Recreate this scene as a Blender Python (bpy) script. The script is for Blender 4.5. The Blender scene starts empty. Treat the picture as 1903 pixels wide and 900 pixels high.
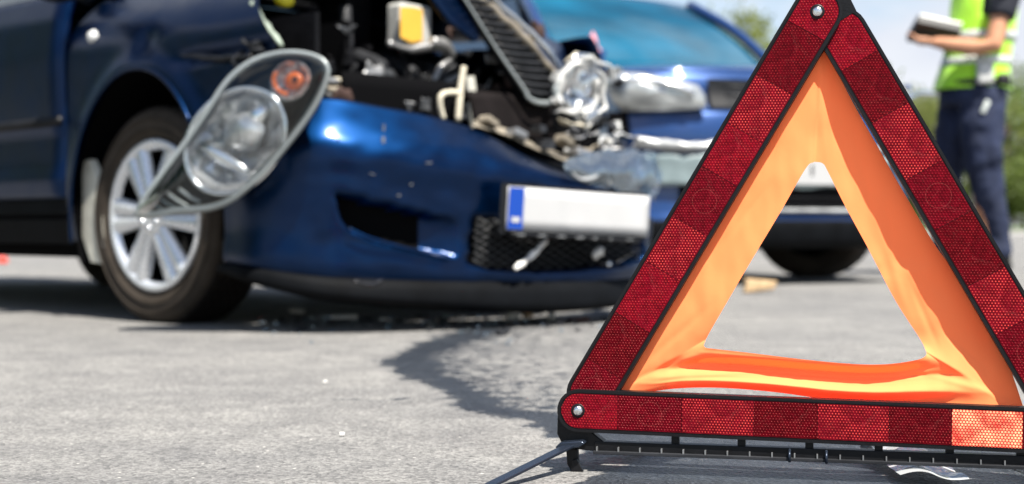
import bpy, bmesh, math, random
import numpy as np
from mathutils import Vector, Matrix

random.seed(7); np.random.seed(7)
R = math.radians
SC = bpy.context.scene
COL = SC.collection

# ------------------------------------------------------------------ camera
EYE, FPX, CU, HV = 0.28, 2700.0, 951.5, 420.0      # eye height, focal length and horizon of the photograph
cam_d = bpy.data.cameras.new('camera'); cam = bpy.data.objects.new('camera', cam_d); COL.objects.link(cam)
cam.location = (0, 0, EYE); cam.rotation_euler = (R(90), 0, 0)
cam_d.sensor_width = 36; cam_d.lens = FPX / 1903 * 36
cam_d.shift_y = -30 / 1903
cam_d.clip_start = 0.02; cam_d.clip_end = 3000
cam_d.dof.use_dof = True; cam_d.dof.focus_distance = 1.60; cam_d.dof.aperture_fstop = 4.5
SC.camera = cam

# ------------------------------------------------------------------ sky and sun
SUN_AZ, SUN_EL = R(150), R(61)                    # measured from straight ahead to the right: high, behind the camera's right shoulder
world = bpy.data.worlds.new('World'); SC.world = world; world.use_nodes = True
wn, wl = world.node_tree.nodes, world.node_tree.links
wn.clear()
wo = wn.new('ShaderNodeOutputWorld'); wb = wn.new('ShaderNodeBackground')
sky = wn.new('ShaderNodeTexSky'); sky.sky_type = 'NISHITA'; sky.sun_disc = False
sky.sun_elevation = SUN_EL; sky.sun_rotation = SUN_AZ
sky.air_density = 1.0; sky.dust_density = 0.3; sky.ozone_density = 1.5
wb.inputs['Strength'].default_value = 0.07
tc = wn.new('ShaderNodeTexCoord')
mp = wn.new('ShaderNodeMapping'); mp.inputs['Scale'].default_value = (1, 1, 2.3); mp.inputs['Location'].default_value = (-0.86, 1.08, 7.64)
nz = wn.new('ShaderNodeTexNoise'); nz.inputs['Scale'].default_value = 2.6; nz.inputs['Detail'].default_value = 8; nz.inputs['Roughness'].default_value = 0.55
rp = wn.new('ShaderNodeValToRGB'); rp.color_ramp.elements[0].position = 0.47; rp.color_ramp.elements[1].position = 0.61
mx = wn.new('ShaderNodeMix'); mx.data_type = 'RGBA'
n2 = wn.new('ShaderNodeTexNoise'); n2.inputs['Scale'].default_value = 6; n2.inputs['Detail'].default_value = 4
cr2 = wn.new('ShaderNodeValToRGB')
cr2.color_ramp.elements[0].position = 0.3; cr2.color_ramp.elements[0].color = (5.0, 5.3, 6.0, 1)
cr2.color_ramp.elements[1].position = 0.7; cr2.color_ramp.elements[1].color = (6.8, 6.9, 7.0, 1)
wl.new(tc.outputs['Generated'], mp.inputs['Vector']); wl.new(mp.outputs['Vector'], nz.inputs['Vector']); wl.new(mp.outputs['Vector'], n2.inputs['Vector'])
wl.new(nz.outputs['Fac'], rp.inputs['Fac']); wl.new(n2.outputs['Fac'], cr2.inputs['Fac'])
wl.new(rp.outputs['Color'], mx.inputs['Factor']); wl.new(sky.outputs['Color'], mx.inputs[6]); wl.new(cr2.outputs['Color'], mx.inputs[7])
wl.new(mx.outputs[2], wb.inputs['Color']); wl.new(wb.outputs[0], wo.inputs[0])

sd = bpy.data.lights.new('sun', 'SUN'); sun = bpy.data.objects.new('sun', sd); COL.objects.link(sun)
sd.energy = 5.0; sd.angle = R(0.53); sd.color = (1.0, 0.95, 0.87)
to_sun = Vector((math.sin(SUN_AZ) * math.cos(SUN_EL), math.cos(SUN_AZ) * math.cos(SUN_EL), math.sin(SUN_EL)))
sun.rotation_euler = (-to_sun).to_track_quat('-Z', 'Y').to_euler()
SC.view_settings.view_transform = 'Standard'; SC.view_settings.look = 'None'
SC.view_settings.exposure = 1.15; SC.view_settings.gamma = 1.0; SC.view_settings.use_curve_mapping = False
SC.cycles.use_denoising = True
SC.cycles.caustics_reflective = False; SC.cycles.caustics_refractive = False
SC.cycles.max_bounces = 6; SC.cycles.transparent_max_bounces = 16
SC.cycles.sample_clamp_indirect = 6

# ------------------------------------------------------------------ where a photographed point lies
def P(u, v, Y): return ((u - CU) / FPX * Y, Y, EYE - (v - HV) / FPX * Y)
def G(u, v):
    Y = EYE * FPX / (v - HV); return ((u - CU) / FPX * Y, Y)
class Frame:                                         # a thing's own axes: x ahead, y to its left, z up
    def __init__(s, C, deg):
        t = R(deg); s.C = C; s.rz = -t
        s.F = (math.cos(t), -math.sin(t)); s.L = (math.sin(t), math.cos(t))
    def w(s, x, y): return (s.C[0] + s.F[0]*x + s.L[0]*y, s.C[1] + s.F[1]*x + s.L[1]*y)
    def loc(s, X, Y, Z): return ((X-s.C[0])*s.F[0] + (Y-s.C[1])*s.F[1], (X-s.C[0])*s.L[0] + (Y-s.C[1])*s.L[1], Z)
    def side(s, u, v, y):
        k = (u-CU)/FPX; Y = (y + s.C[0]*s.L[0] + s.C[1]*s.L[1]) / (k*s.L[0] + s.L[1]); return s.loc(*P(u, v, Y))
    def front(s, u, v, x):
        k = (u-CU)/FPX; Y = (x + s.C[0]*s.F[0] + s.C[1]*s.F[1]) / (k*s.F[0] + s.F[1]); return s.loc(*P(u, v, Y))
    def at(s, u, v, Y): return s.loc(*P(u, v, Y))
    def px(s, x, y, z):
        X, Y = s.w(x, y); return (CU + FPX*X/Y, HV + FPX*(EYE-z)/Y)
    def z(s, x, y, v):
        X, Y = s.w(x, y); return EYE - (v-HV)/FPX*Y
CA = Frame((-0.52, 4.75), 43)                        # the wrecked car
CB = Frame((1.007, 7.65), 65)                        # the other car
TR = Frame((0.0577, 1.667), 13)                      # triangle: x along the base to the right, y away from the camera

# ------------------------------------------------------------------ materials
M = {}
def nodes(m): return m.node_tree.nodes, m.node_tree.links
def mat(name, col, rough=0.5, metal=0.0, coat=0.0, spec=0.5, trans=0.0, ior=1.45, var=0.0, vscale=8.0, bump=0.0, bscale=60.0, alpha=1.0, sheen=0.0, rvar=0.0, coatrough=0.05):
    m = bpy.data.materials.new(name); m.use_nodes = True; n, l = nodes(m); b = n['Principled BSDF']
    b.inputs['Base Color'].default_value = (*col, 1); b.inputs['Roughness'].default_value = rough; b.inputs['Metallic'].default_value = metal
    b.inputs['Coat Weight'].default_value = coat; b.inputs['Coat Roughness'].default_value = coatrough
    b.inputs['Specular IOR Level'].default_value = spec; b.inputs['Transmission Weight'].default_value = trans; b.inputs['IOR'].default_value = ior
    b.inputs['Alpha'].default_value = alpha; b.inputs['Sheen Weight'].default_value = sheen
    t = n.new('ShaderNodeTexCoord')
    if var or rvar:
        nz = n.new('ShaderNodeTexNoise'); nz.inputs['Scale'].default_value = vscale; nz.inputs['Detail'].default_value = 6
        l.new(t.outputs['Object'], nz.inputs['Vector'])
        if var:
            rr = n.new('ShaderNodeValToRGB')
            rr.color_ramp.elements[0].position = 0.3; rr.color_ramp.elements[1].position = 0.7
            rr.color_ramp.elements[0].color = (*[c*(1-var) for c in col], 1); rr.color_ramp.elements[1].color = (*[min(1, c*(1+var)) for c in col], 1)
            l.new(nz.outputs['Fac'], rr.inputs['Fac']); l.new(rr.outputs['Color'], b.inputs['Base Color'])
        if rvar:
            mr = n.new('ShaderNodeMapRange'); mr.inputs['From Min'].default_value = 0.3; mr.inputs['From Max'].default_value = 0.7
            mr.inputs['To Min'].default_value = max(0.02, rough-rvar); mr.inputs['To Max'].default_value = min(1, rough+rvar)
            l.new(nz.outputs['Fac'], mr.inputs['Value']); l.new(mr.outputs[0], b.inputs['Roughness'])
    if bump:
        nb = n.new('ShaderNodeTexNoise'); nb.inputs['Scale'].default_value = bscale; nb.inputs['Detail'].default_value = 5
        l.new(t.outputs['Object'], nb.inputs['Vector'])
        bp = n.new('ShaderNodeBump'); bp.inputs['Strength'].default_value = bump; bp.inputs['Distance'].default_value = 0.01
        l.new(nb.outputs['Fac'], bp.inputs['Height']); l.new(bp.outputs['Normal'], b.inputs['Normal'])
    M[name] = m; return m
def glassy(name, tint, refl=0.10, rough=0.03, bump=0.0, bscale=12.0, haze=0.0):
    """Thin clear plastic or glass: tinted see-through with a glossy skin."""
    m = bpy.data.materials.new(name); m.use_nodes = True; n, l = nodes(m); n.clear()
    o = n.new('ShaderNodeOutputMaterial'); tr = n.new('ShaderNodeBsdfTransparent'); gl = n.new('ShaderNodeBsdfGlossy'); mxs = n.new('ShaderNodeMixShader')
    lw = n.new('ShaderNodeLayerWeight'); lw.inputs['Blend'].default_value = 0.35
    ad = n.new('ShaderNodeMath'); ad.operation = 'MULTIPLY_ADD'; ad.inputs[1].default_value = 0.6; ad.inputs[2].default_value = refl; ad.use_clamp = True
    tr.inputs['Color'].default_value = (*tint, 1); gl.inputs['Roughness'].default_value = rough
    l.new(lw.outputs['Fresnel'], ad.inputs[0]); l.new(ad.outputs[0], mxs.inputs['Fac'])
    first = tr
    if haze:
        df = n.new('ShaderNodeBsdfDiffuse'); df.inputs['Color'].default_value = (0.8, 0.82, 0.82, 1); mh = n.new('ShaderNodeMixShader'); mh.inputs['Fac'].default_value = haze
        l.new(tr.outputs[0], mh.inputs[1]); l.new(df.outputs[0], mh.inputs[2]); first = mh
    l.new(first.outputs[0], mxs.inputs[1]); l.new(gl.outputs[0], mxs.inputs[2]); l.new(mxs.outputs[0], o.inputs[0])
    if bump:
        t = n.new('ShaderNodeTexCoord'); nb = n.new('ShaderNodeTexNoise'); nb.inputs['Scale'].default_value = bscale
        bp = n.new('ShaderNodeBump'); bp.inputs['Strength'].default_value = bump; bp.inputs['Distance'].default_value = 0.02
        l.new(t.outputs['Object'], nb.inputs['Vector']); l.new(nb.outputs['Fac'], bp.inputs['Height']); l.new(bp.outputs['Normal'], gl.inputs['Normal'])
    M[name] = m; return m

mat('paint_blue', (0.0006, 0.0150, 0.058), 0.41, 1.0, 0.30, coatrough=0.17, var=0.10, vscale=14, rvar=0.06, bump=0.02, bscale=3)
mat('paint_blue_b', (0.004, 0.038, 0.15), 0.36, 0.4, 1.0, vscale=3, rvar=0.05)
mat('black_plastic', (0.007, 0.0075, 0.009), 0.45, spec=0.25, var=0.4, vscale=20, bump=0.05, bscale=200)
mat('black_gloss', (0.008, 0.008, 0.010), 0.22)
mat('dark_grey', (0.022, 0.023, 0.026), 0.5, spec=0.3, var=0.4, vscale=15, bump=0.1, bscale=80)
mat('lip_plastic', (0.003, 0.0035, 0.0045), 0.65, spec=0.08, var=0.4, vscale=9, bump=0.1, bscale=150)
mat('cavity', (0.003, 0.003, 0.0035), 0.9, spec=0.05)
mat('rubber', (0.042, 0.034, 0.027), 0.8, spec=0.2, var=0.35, vscale=10, bump=0.1, bscale=120)
mat('hub_silver', (0.74, 0.76, 0.79), 0.26, 0.55, coat=0.5, rvar=0.08, vscale=12)
mat('mesh_grey', (0.05, 0.052, 0.055), 0.35, 0.3)
mat('steel_grey', (0.30, 0.30, 0.30), 0.42, 0.7, var=0.3, vscale=12)
mat('chrome', (0.85, 0.87, 0.88), 0.06, 1.0)
mat('chrome_facet', (0.88, 0.90, 0.92), 0.10, 0.6, coat=0.4, bump=0.5, bscale=30, var=0.5, vscale=22)
mat('chrome_soft', (0.78, 0.80, 0.82), 0.2, 1.0, bump=0.15, bscale=30)
mat('bezel_silver', (0.32, 0.35, 0.35), 0.35, 0.35, coat=0.3, var=0.15)
mat('lamp_floor', (0.035, 0.055, 0.065), 0.3, 0.3, coat=0.6)
mat('lamp_back', (0.16, 0.16, 0.14), 0.55, var=0.4, vscale=10)
mat('cream', (0.60, 0.55, 0.43), 0.55, var=0.25, vscale=18, bump=0.1)
mat('cream_dirty', (0.22, 0.19, 0.145), 0.7, var=0.4, vscale=22, bump=0.3, bscale=60)
mat('flap_beige', (0.46, 0.45, 0.39), 0.65, var=0.35, vscale=9, bump=0.1)
mat('yellow_label', (0.72, 0.42, 0.06), 0.5, var=0.06)
mat('yellow_cap', (0.85, 0.72, 0.03), 0.4)
mat('reservoir', (0.42, 0.42, 0.40), 0.5, var=0.2)
mat('brown_rust', (0.045, 0.022, 0.016), 0.7, var=0.5, vscale=14)
mat('green_grey', (0.28, 0.33, 0.27), 0.6, var=0.3)
mat('engine_dark', (0.005, 0.005, 0.006), 0.55, spec=0.12, var=0.5, vscale=9, bump=0.2)
mat('radiator', (0.010, 0.008, 0.008), 0.7, spec=0.08, var=0.3, vscale=12)
mat('plate_white', (0.43, 0.43, 0.43), 0.4, var=0.05, vscale=6, spec=0.3)
mat('plate_blue', (0.003, 0.045, 0.30), 0.35)
mat('white_plastic', (0.52, 0.52, 0.50), 0.3, coat=0.4, var=0.4, vscale=14)
mat('amber', (0.75, 0.16, 0.03), 0.25, coat=0.6)
mat('repeater', (0.72, 0.72, 0.70), 0.2, coat=0.8)
mat('wind_teal', (0.003, 0.065, 0.115), 0.06, 0.0, coat=0.3, spec=0.5, var=0.6, vscale=1.6)  # pale sky reflections painted in as blotches of the base colour
mat('car_glass', (0.012, 0.022, 0.028), 0.05, coat=1.0)
mat('lamp_glass_b', (0.42, 0.44, 0.44), 0.15, 0.4, coat=0.8, bump=0.25, bscale=18, var=0.4, vscale=9)
mat('silver_strip', (0.42, 0.43, 0.43), 0.35, 0.3, var=0.3, vscale=10, bump=0.3, bscale=25)
mat('teal_plastic', (0.22, 0.28, 0.29), 0.4, var=0.2)
mat('pink', (0.80, 0.32, 0.36), 0.6, var=0.3, vscale=20)
mat('skin', (0.52, 0.25, 0.14), 0.5, var=0.12, vscale=20)
mat('hair', (0.03, 0.02, 0.015), 0.6)
mat('eye_dark', (0.02, 0.015, 0.01), 0.2)
mat('vest', (0.40, 0.80, 0.03), 0.7, sheen=0.3, var=0.08, vscale=10, bump=0.3, bscale=9)
mat('vest_band', (0.58, 0.62, 0.58), 0.4, 0.2, var=0.1)
mat('navy_shirt', (0.010, 0.012, 0.020), 0.85, bump=0.2, bscale=20)
mat('navy_trousers', (0.013, 0.020, 0.050), 0.85, var=0.3, vscale=9, bump=0.5, bscale=12)
mat('boot', (0.012, 0.012, 0.012), 0.5)
mat('tread', (0.016, 0.014, 0.013), 0.8, spec=0.15, var=0.3)
mat('paper', (0.82, 0.82, 0.80), 0.7)
mat('black_frame', (0.006, 0.006, 0.007), 0.42, spec=0.28, var=0.3, vscale=40, bump=0.06, bscale=300)
mat('leg_metal', (0.03, 0.04, 0.06), 0.28, 0.6, rvar=0.1, vscale=40)
mat('rivet', (0.72, 0.74, 0.74), 0.22, 1.0, bump=0.2, bscale=120)
mat('debris_tan', (0.52, 0.36, 0.20), 0.7, var=0.3, vscale=30)
mat('debris_white', (0.72, 0.70, 0.66), 0.5, var=0.15, vscale=30)
mat('red_plastic', (0.75, 0.05, 0.02), 0.5)
mat('bark', (0.09, 0.065, 0.045), 0.9, var=0.3, vscale=6)
mat('kerb', (0.42, 0.41, 0.39), 0.85, var=0.2, vscale=2)
glassy('lens_clear', (0.97, 0.985, 0.985), 0.02, 0.02, bump=0.04, bscale=9)
glassy('shard_clear', (0.72, 0.84, 0.94), 0.14, 0.06, bump=0.4, bscale=18, haze=0.03)
glassy('wrapper', (0.80, 0.87, 0.92), 0.2, 0.10, bump=0.5, bscale=30, haze=0.55)
for i, c in enumerate([(0.05, 0.09, 0.014), (0.095, 0.13, 0.022), (0.13, 0.15, 0.035)]):
    m = mat('leaf_%d' % i, c, 0.6, var=0.45, vscale=0.9); n, l = nodes(m); b = n['Principled BSDF']
    b.inputs['Subsurface Weight'].default_value = 0.0
    ts = n.new('ShaderNodeBsdfTranslucent'); ts.inputs['Color'].default_value = (c[0]*2.2, c[1]*2.2, c[2]*1.5, 1); ms = n.new('ShaderNodeMixShader'); ms.inputs[0].default_value = 0.4
    l.new(b.outputs[0], ms.inputs[1]); l.new(ts.outputs[0], ms.inputs[2]); l.new(ms.outputs[0], n['Material Output'].inputs[0])
mat('grass', (0.09, 0.13, 0.03), 0.8, var=0.4, vscale=0.7, bump=0.5, bscale=20)

def cloth_material():
    """fluorescent orange cloth: returns more red than falls on it as red, and lets light through"""
    m = bpy.data.materials.new('orange_cloth'); m.use_nodes = True; n, l = nodes(m); n.clear()
    o = n.new('ShaderNodeOutputMaterial'); d = n.new('ShaderNodeBsdfDiffuse'); t = n.new('ShaderNodeBsdfTranslucent'); ad = n.new('ShaderNodeAddShader')
    d.inputs['Color'].default_value = (0.84, 0.285, 0.105, 1); t.inputs['Color'].default_value = (0.92, 0.040, 0.006, 1)
    tc = n.new('ShaderNodeTexCoord'); w = n.new('ShaderNodeTexNoise'); w.inputs['Scale'].default_value = 26; w.inputs['Detail'].default_value = 3
    wv = n.new('ShaderNodeTexNoise'); wv.inputs['Scale'].default_value = 900; wv.inputs['Detail'].default_value = 1
    ms = n.new('ShaderNodeMath'); ms.operation = 'MULTIPLY_ADD'; ms.inputs[1].default_value = 0.06
    b = n.new('ShaderNodeBump'); b.inputs['Strength'].default_value = 0.06; b.inputs['Distance'].default_value = 0.01
    l.new(tc.outputs['Object'], w.inputs['Vector']); l.new(tc.outputs['Object'], wv.inputs['Vector'])
    l.new(wv.outputs['Fac'], ms.inputs[0]); l.new(w.outputs['Fac'], ms.inputs[2]); l.new(ms.outputs[0], b.inputs['Height'])
    for x in (d, t): l.new(b.outputs['Normal'], x.inputs['Normal'])
    l.new(d.outputs[0], ad.inputs[0]); l.new(t.outputs[0], ad.inputs[1]); l.new(ad.outputs[0], o.inputs[0])
    M['orange_cloth'] = m
cloth_material()

def reflector_material(name, base, dot, dotsize, tilt, ring, shine=0.5):
    """Moulded red prism sheet: honeycomb cells, each a small glossy facet; UV is in metres on the segment."""
    m = bpy.data.materials.new(name); m.use_nodes = True; n, l = nodes(m); b = n['Principled BSDF']
    uv = n.new('ShaderNodeUVMap')
    def vm(op, a, bb=None):
        x = n.new('ShaderNodeVectorMath'); x.operation = op
        l.new(a, x.inputs[0])
        if bb is not None: x.inputs[1].default_value = bb
        return x
    def ma(op, a, bb=None, link=None):
        x = n.new('ShaderNodeMath'); x.operation = op; l.new(a, x.inputs[0])
        if link is not None: l.new(link, x.inputs[1])
        elif bb is not None: x.inputs[1].default_value = bb
        return x
    s = 0.0034
    def lattice(off):
        v = vm('MULTIPLY', uv.outputs[0], (1/s, 1/(s*1.732), 0)); v = vm('ADD', v.outputs[0], (off, off, 0)); v = vm('FRACTION', v.outputs[0])
        v = vm('SUBTRACT', v.outputs[0], (0.5, 0.5, 0)); v = vm('MULTIPLY', v.outputs[0], (1, 1.732, 0)); return vm('LENGTH', v.outputs[0])
    mn = ma('MINIMUM', lattice(10).outputs['Value'], link=lattice(10.5).outputs['Value'])
    mr = n.new('ShaderNodeMapRange'); mr.inputs['From Min'].default_value = dotsize; mr.inputs['From Max'].default_value = dotsize - 0.16
    l.new(mn.outputs[0], mr.inputs['Value'])
    nz = n.new('ShaderNodeTexNoise'); nz.inputs['Scale'].default_value = 45; nz.inputs['Detail'].default_value = 2; l.new(uv.outputs[0], nz.inputs['Vector'])
    nr = n.new('ShaderNodeMapRange'); nr.inputs['From Min'].default_value = 0.35; nr.inputs['From Max'].default_value = 0.65; nr.inputs['To Min'].default_value = 0.15
    l.new(nz.outputs['Fac'], nr.inputs['Value'])
    f = ma('MULTIPLY', mr.outputs[0], link=nr.outputs[0])
    mix = n.new('ShaderNodeMix'); mix.data_type = 'RGBA'; l.new(f.outputs[0], mix.inputs['Factor'])
    # slow mottling of the moulded sheet
    n3 = n.new('ShaderNodeTexNoise'); n3.inputs['Scale'].default_value = 130; n3.inputs['Detail'].default_value = 4; l.new(uv.outputs[0], n3.inputs['Vector'])
    r3 = n.new('ShaderNodeValToRGB'); r3.color_ramp.elements[0].position = 0.3; r3.color_ramp.elements[1].position = 0.7
    r3.color_ramp.elements[0].color = (*[c*0.55 for c in base], 1); r3.color_ramp.elements[1].color = (*[c*1.4 for c in base], 1)
    l.new(n3.outputs['Fac'], r3.inputs['Fac']); l.new(r3.outputs['Color'], mix.inputs[6]); mix.inputs[7].default_value = (*dot, 1)
    last = mix.outputs[2]
    if ring:
        ln = vm('LENGTH', uv.outputs[0]); sb = ma('SUBTRACT', ln.outputs['Value'], 0.0135); ab = ma('ABSOLUTE', sb.outputs[0]); lt = ma('LESS_THAN', ab.outputs[0], 0.00035)
        sc_ = ma('MULTIPLY', lt.outputs[0], 0.10)
        mr2 = n.new('ShaderNodeMix'); mr2.data_type = 'RGBA'; l.new(sc_.outputs[0], mr2.inputs['Factor']); l.new(last, mr2.inputs[6]); mr2.inputs[7].default_value = (0.75, 0.18, 0.16, 1); last = mr2.outputs[2]
    # fine scratches
    wv = n.new('ShaderNodeTexNoise'); wv.inputs['Scale'].default_value = 20; wv.inputs['Detail'].default_value = 8; wv.inputs['Distortion'].default_value = 3; l.new(uv.outputs[0], wv.inputs['Vector'])
    w1 = ma('SUBTRACT', wv.outputs['Fac'], 0.5); w2 = ma('ABSOLUTE', w1.outputs[0]); w3 = ma('LESS_THAN', w2.outputs[0], 0.0025); w4 = ma('MULTIPLY', w3.outputs[0], 0.06)
    ms = n.new('ShaderNodeMix'); ms.data_type = 'RGBA'; l.new(w4.outputs[0], ms.inputs['Factor']); l.new(last, ms.inputs[6]); ms.inputs[7].default_value = (0.7, 0.25, 0.22, 1)
    l.new(ms.outputs[2], b.inputs['Base Color'])
    b.inputs['Roughness'].default_value = 0.22; b.inputs['Specular IOR Level'].default_value = 0.12; b.inputs['Coat Weight'].default_value = shine*0.22; b.inputs['Coat Roughness'].default_value = 0.12
    b.inputs['Specular Tint'].default_value = (1, 0.35, 0.3, 1)
    bp = n.new('ShaderNodeBump'); bp.inputs['Strength'].default_value = 0.6; bp.inputs['Distance'].default_value = 0.0012; l.new(mr.outputs[0], bp.inputs['Height'])
    if tilt:                                         # the prism facets of this segment lean
        ge = vm('ADD', bp.outputs['Normal'], (0, 0, tilt)); ge2 = vm('NORMALIZE', ge.outputs[0]); l.new(ge2.outputs[0], b.inputs['Normal'])
    else: l.new(bp.outputs['Normal'], b.inputs['Normal'])
    M[name] = m
reflector_material('reflector_plain', (0.100, 0.0008, 0.006), (0.19, 0.004, 0.010), 0.32, 0, True, 0.25)
reflector_material('reflector_dark', (0.080, 0.0005, 0.004), (0.24, 0.012, 0.014), 0.28, 0, False, 0.25)
reflector_material('reflector_comb', (0.100, 0.001, 0.006), (0.62, 0.055, 0.045), 0.30, 0.2, False, 0.3)
reflector_material('reflector_red', (0.118, 0.001, 0.007), (0.30, 0.010, 0.012), 0.32, 0.15, False, 0.3)
reflector_material('reflector_bright', (0.34, 0.008, 0.010), (1.0, 0.40, 0.22), 0.46, 0.4, False, 0.5)  # sun glints on the prisms painted into base and dot colours

def asphalt_material():
    m = bpy.data.materials.new('asphalt'); m.use_nodes = True; n, l = nodes(m); b = n['Principled BSDF']
    ge = n.new('ShaderNodeNewGeometry')
    def noise(sc, det, src=None, rough=0.6):
        x = n.new('ShaderNodeTexNoise'); x.inputs['Scale'].default_value = sc; x.inputs['Detail'].default_value = det; x.inputs['Roughness'].default_value = rough
        l.new(ge.outputs['Position'], x.inputs['Vector']); return x
    def ramp(src, p0, c0, p1, c1):
        r = n.new('ShaderNodeValToRGB'); r.color_ramp.elements[0].position = p0; r.color_ramp.elements[1].position = p1
        r.color_ramp.elements[0].color = (*c0, 1); r.color_ramp.elements[1].color = (*c1, 1); l.new(src, r.inputs['Fac']); return r
    def mixc(kind, fac, a, bb):
        x = n.new('ShaderNodeMix'); x.data_type = 'RGBA'; x.blend_type = kind
        if isinstance(fac, float): x.inputs['Factor'].default_value = fac
        else: l.new(fac, x.inputs['Factor'])
        l.new(a, x.inputs[6])
        if isinstance(bb, tuple): x.inputs[7].default_value = (*bb, 1)
        else: l.new(bb, x.inputs[7])
        return x.outputs[2]
    vo = n.new('ShaderNodeTexVoronoi'); vo.inputs['Scale'].default_value = 210; l.new(ge.outputs['Position'], vo.inputs['Vector'])
    hs = n.new('ShaderNodeSeparateColor'); l.new(vo.outputs['Color'], hs.inputs[0])
    stones = ramp(hs.outputs[0], 0.0, (0.135, 0.133, 0.130), 1.0, (0.285, 0.279, 0.268))
    fine = ramp(noise(420, 3).outputs['Fac'], 0.3, (0.62, 0.62, 0.62), 0.72, (1.3, 1.3, 1.3))
    big = ramp(noise(1.3, 8).outputs['Fac'], 0.32, (0.80, 0.80, 0.81), 0.66, (1.10, 1.09, 1.07))
    mid = ramp(noise(9, 8).outputs['Fac'], 0.3, (0.76, 0.76, 0.77), 0.7, (1.16, 1.16, 1.14))
    c = mixc('MULTIPLY', 1.0, stones.outputs[0], fine.outputs[0]); c = mixc('MULTIPLY', 1.0, c, big.outputs[0]); c = mixc('MULTIPLY', 1.0, c, mid.outputs[0])
    # dark pits between the stones, a few pale specks
    pit = ramp(noise(95, 4).outputs['Fac'], 0.33, (1, 1, 1), 0.41, (0, 0, 0)); c = mixc('MULTIPLY', pit.outputs[0], c, (0.45, 0.45, 0.46))
    v2 = n.new('ShaderNodeTexVoronoi'); v2.inputs['Scale'].default_value = 36; l.new(ge.outputs['Position'], v2.inputs['Vector'])
    sp = ramp(v2.outputs['Distance'], 0.05, (1, 1, 1), 0.09, (0, 0, 0)); c = mixc('MIX', sp.outputs[0], c, (0.52, 0.50, 0.46))
    # spilled fluid, plus shade painted in as dark wetness by the triangle's base: 'wet_shade' is stored on the sheet where each lies
    at = n.new('ShaderNodeAttribute'); at.attribute_name = 'wet_shade'
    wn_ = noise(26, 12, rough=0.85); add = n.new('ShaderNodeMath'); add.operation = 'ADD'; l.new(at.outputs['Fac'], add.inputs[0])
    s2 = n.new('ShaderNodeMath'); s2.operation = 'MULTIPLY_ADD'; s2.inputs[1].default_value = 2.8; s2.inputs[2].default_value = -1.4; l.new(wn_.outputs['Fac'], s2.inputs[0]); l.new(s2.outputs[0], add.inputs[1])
    wet_shade = n.new('ShaderNodeMapRange'); wet_shade.inputs['From Min'].default_value = 0.30; wet_shade.inputs['From Max'].default_value = 0.50; l.new(add.outputs[0], wet_shade.inputs['Value'])
    c = mixc('MULTIPLY', wet_shade.outputs[0], c, (0.16, 0.19, 0.24))
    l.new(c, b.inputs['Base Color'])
    rr = n.new('ShaderNodeMapRange'); rr.inputs['To Min'].default_value = 0.88; rr.inputs['To Max'].default_value = 0.34; l.new(wet_shade.outputs[0], rr.inputs['Value']); l.new(rr.outputs[0], b.inputs['Roughness'])
    b.inputs['Specular IOR Level'].default_value = 0.35
    h = n.new('ShaderNodeMath'); h.operation = 'ADD'; l.new(vo.outputs['Distance'], h.inputs[0]); nf = noise(160, 5); l.new(nf.outputs['Fac'], h.inputs[1])
    bp = n.new('ShaderNodeBump'); bp.inputs['Strength'].default_value = 0.55; bp.inputs['Distance'].default_value = 0.004; l.new(h.outputs[0], bp.inputs['Height']); l.new(bp.outputs['Normal'], b.inputs['Normal'])
    M['asphalt'] = m
asphalt_material()

# ------------------------------------------------------------------ mesh helpers
def obj(name, vf, material, parent=None, smooth=True, loc=None, bevel=0, solid=0, subd=0, auto=None):
    v, f = vf
    me = bpy.data.meshes.new(name); me.from_pydata([tuple(map(float, p)) for p in v], [], [tuple(int(i) for i in q) for q in f]); me.update()
    bm = bmesh.new(); bm.from_mesh(me); bmesh.ops.recalc_face_normals(bm, faces=bm.faces); bm.to_mesh(me); bm.free()
    me.polygons.foreach_set('use_smooth', [smooth]*len(me.polygons))
    if smooth and auto: me.set_sharp_from_angle(angle=R(auto))
    me.materials.append(M[material])
    o = bpy.data.objects.new(name, me); COL.objects.link(o)
    if parent: o.parent = parent
    if loc: o.location = loc
    if solid:
        s = o.modifiers.new('solid', 'SOLIDIFY'); s.thickness = solid; s.offset = -1
    if bevel:
        b = o.modifiers.new('bevel', 'BEVEL'); b.width = bevel; b.segments = 2; b.limit_method = 'ANGLE'; b.angle_limit = R(35)
    if subd:
        s = o.modifiers.new('subd', 'SUBSURF'); s.levels = subd; s.render_levels = subd
    return o
def tag(o, label=None, cat=None, group=None, kind=None):
    if label: o['label'] = label
    if cat: o['category'] = cat
    if group: o['group'] = group
    if kind: o['kind'] = kind
    return o
def empty(name, loc, rz=0):
    o = bpy.data.objects.new(name, None); COL.objects.link(o); o.location = loc; o.rotation_euler = (0, 0, rz); o.empty_display_size = 0.1; return o
def join(*parts):
    V, F = [], []
    for v, f in parts:
        k = len(V); V += [tuple(p) for p in v]; F += [tuple(i+k for i in q) for q in f]
    return V, F
def cr1(pts, n):
    """Catmull-Rom through pts (axis 0), n samples."""
    p = np.asarray(pts, float); m = len(p); ext = np.concatenate([[2*p[0]-p[1]], p, [2*p[-1]-p[-2]]])
    out = []
    for t in np.linspace(0, m-1, n):
        i = min(int(t), m-2); s = t-i; a, b, c, d = ext[i], ext[i+1], ext[i+2], ext[i+3]
        out.append(0.5*(2*b + (c-a)*s + (2*a-5*b+4*c-d)*s*s + (3*b-a-3*c+d)*s**3))
    return np.array(out)
def surf(ctrl, nu, nv):
    a = cr1(np.asarray(ctrl, float), nu); return cr1(a.transpose(1, 0, 2), nv).transpose(1, 0, 2)
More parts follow.
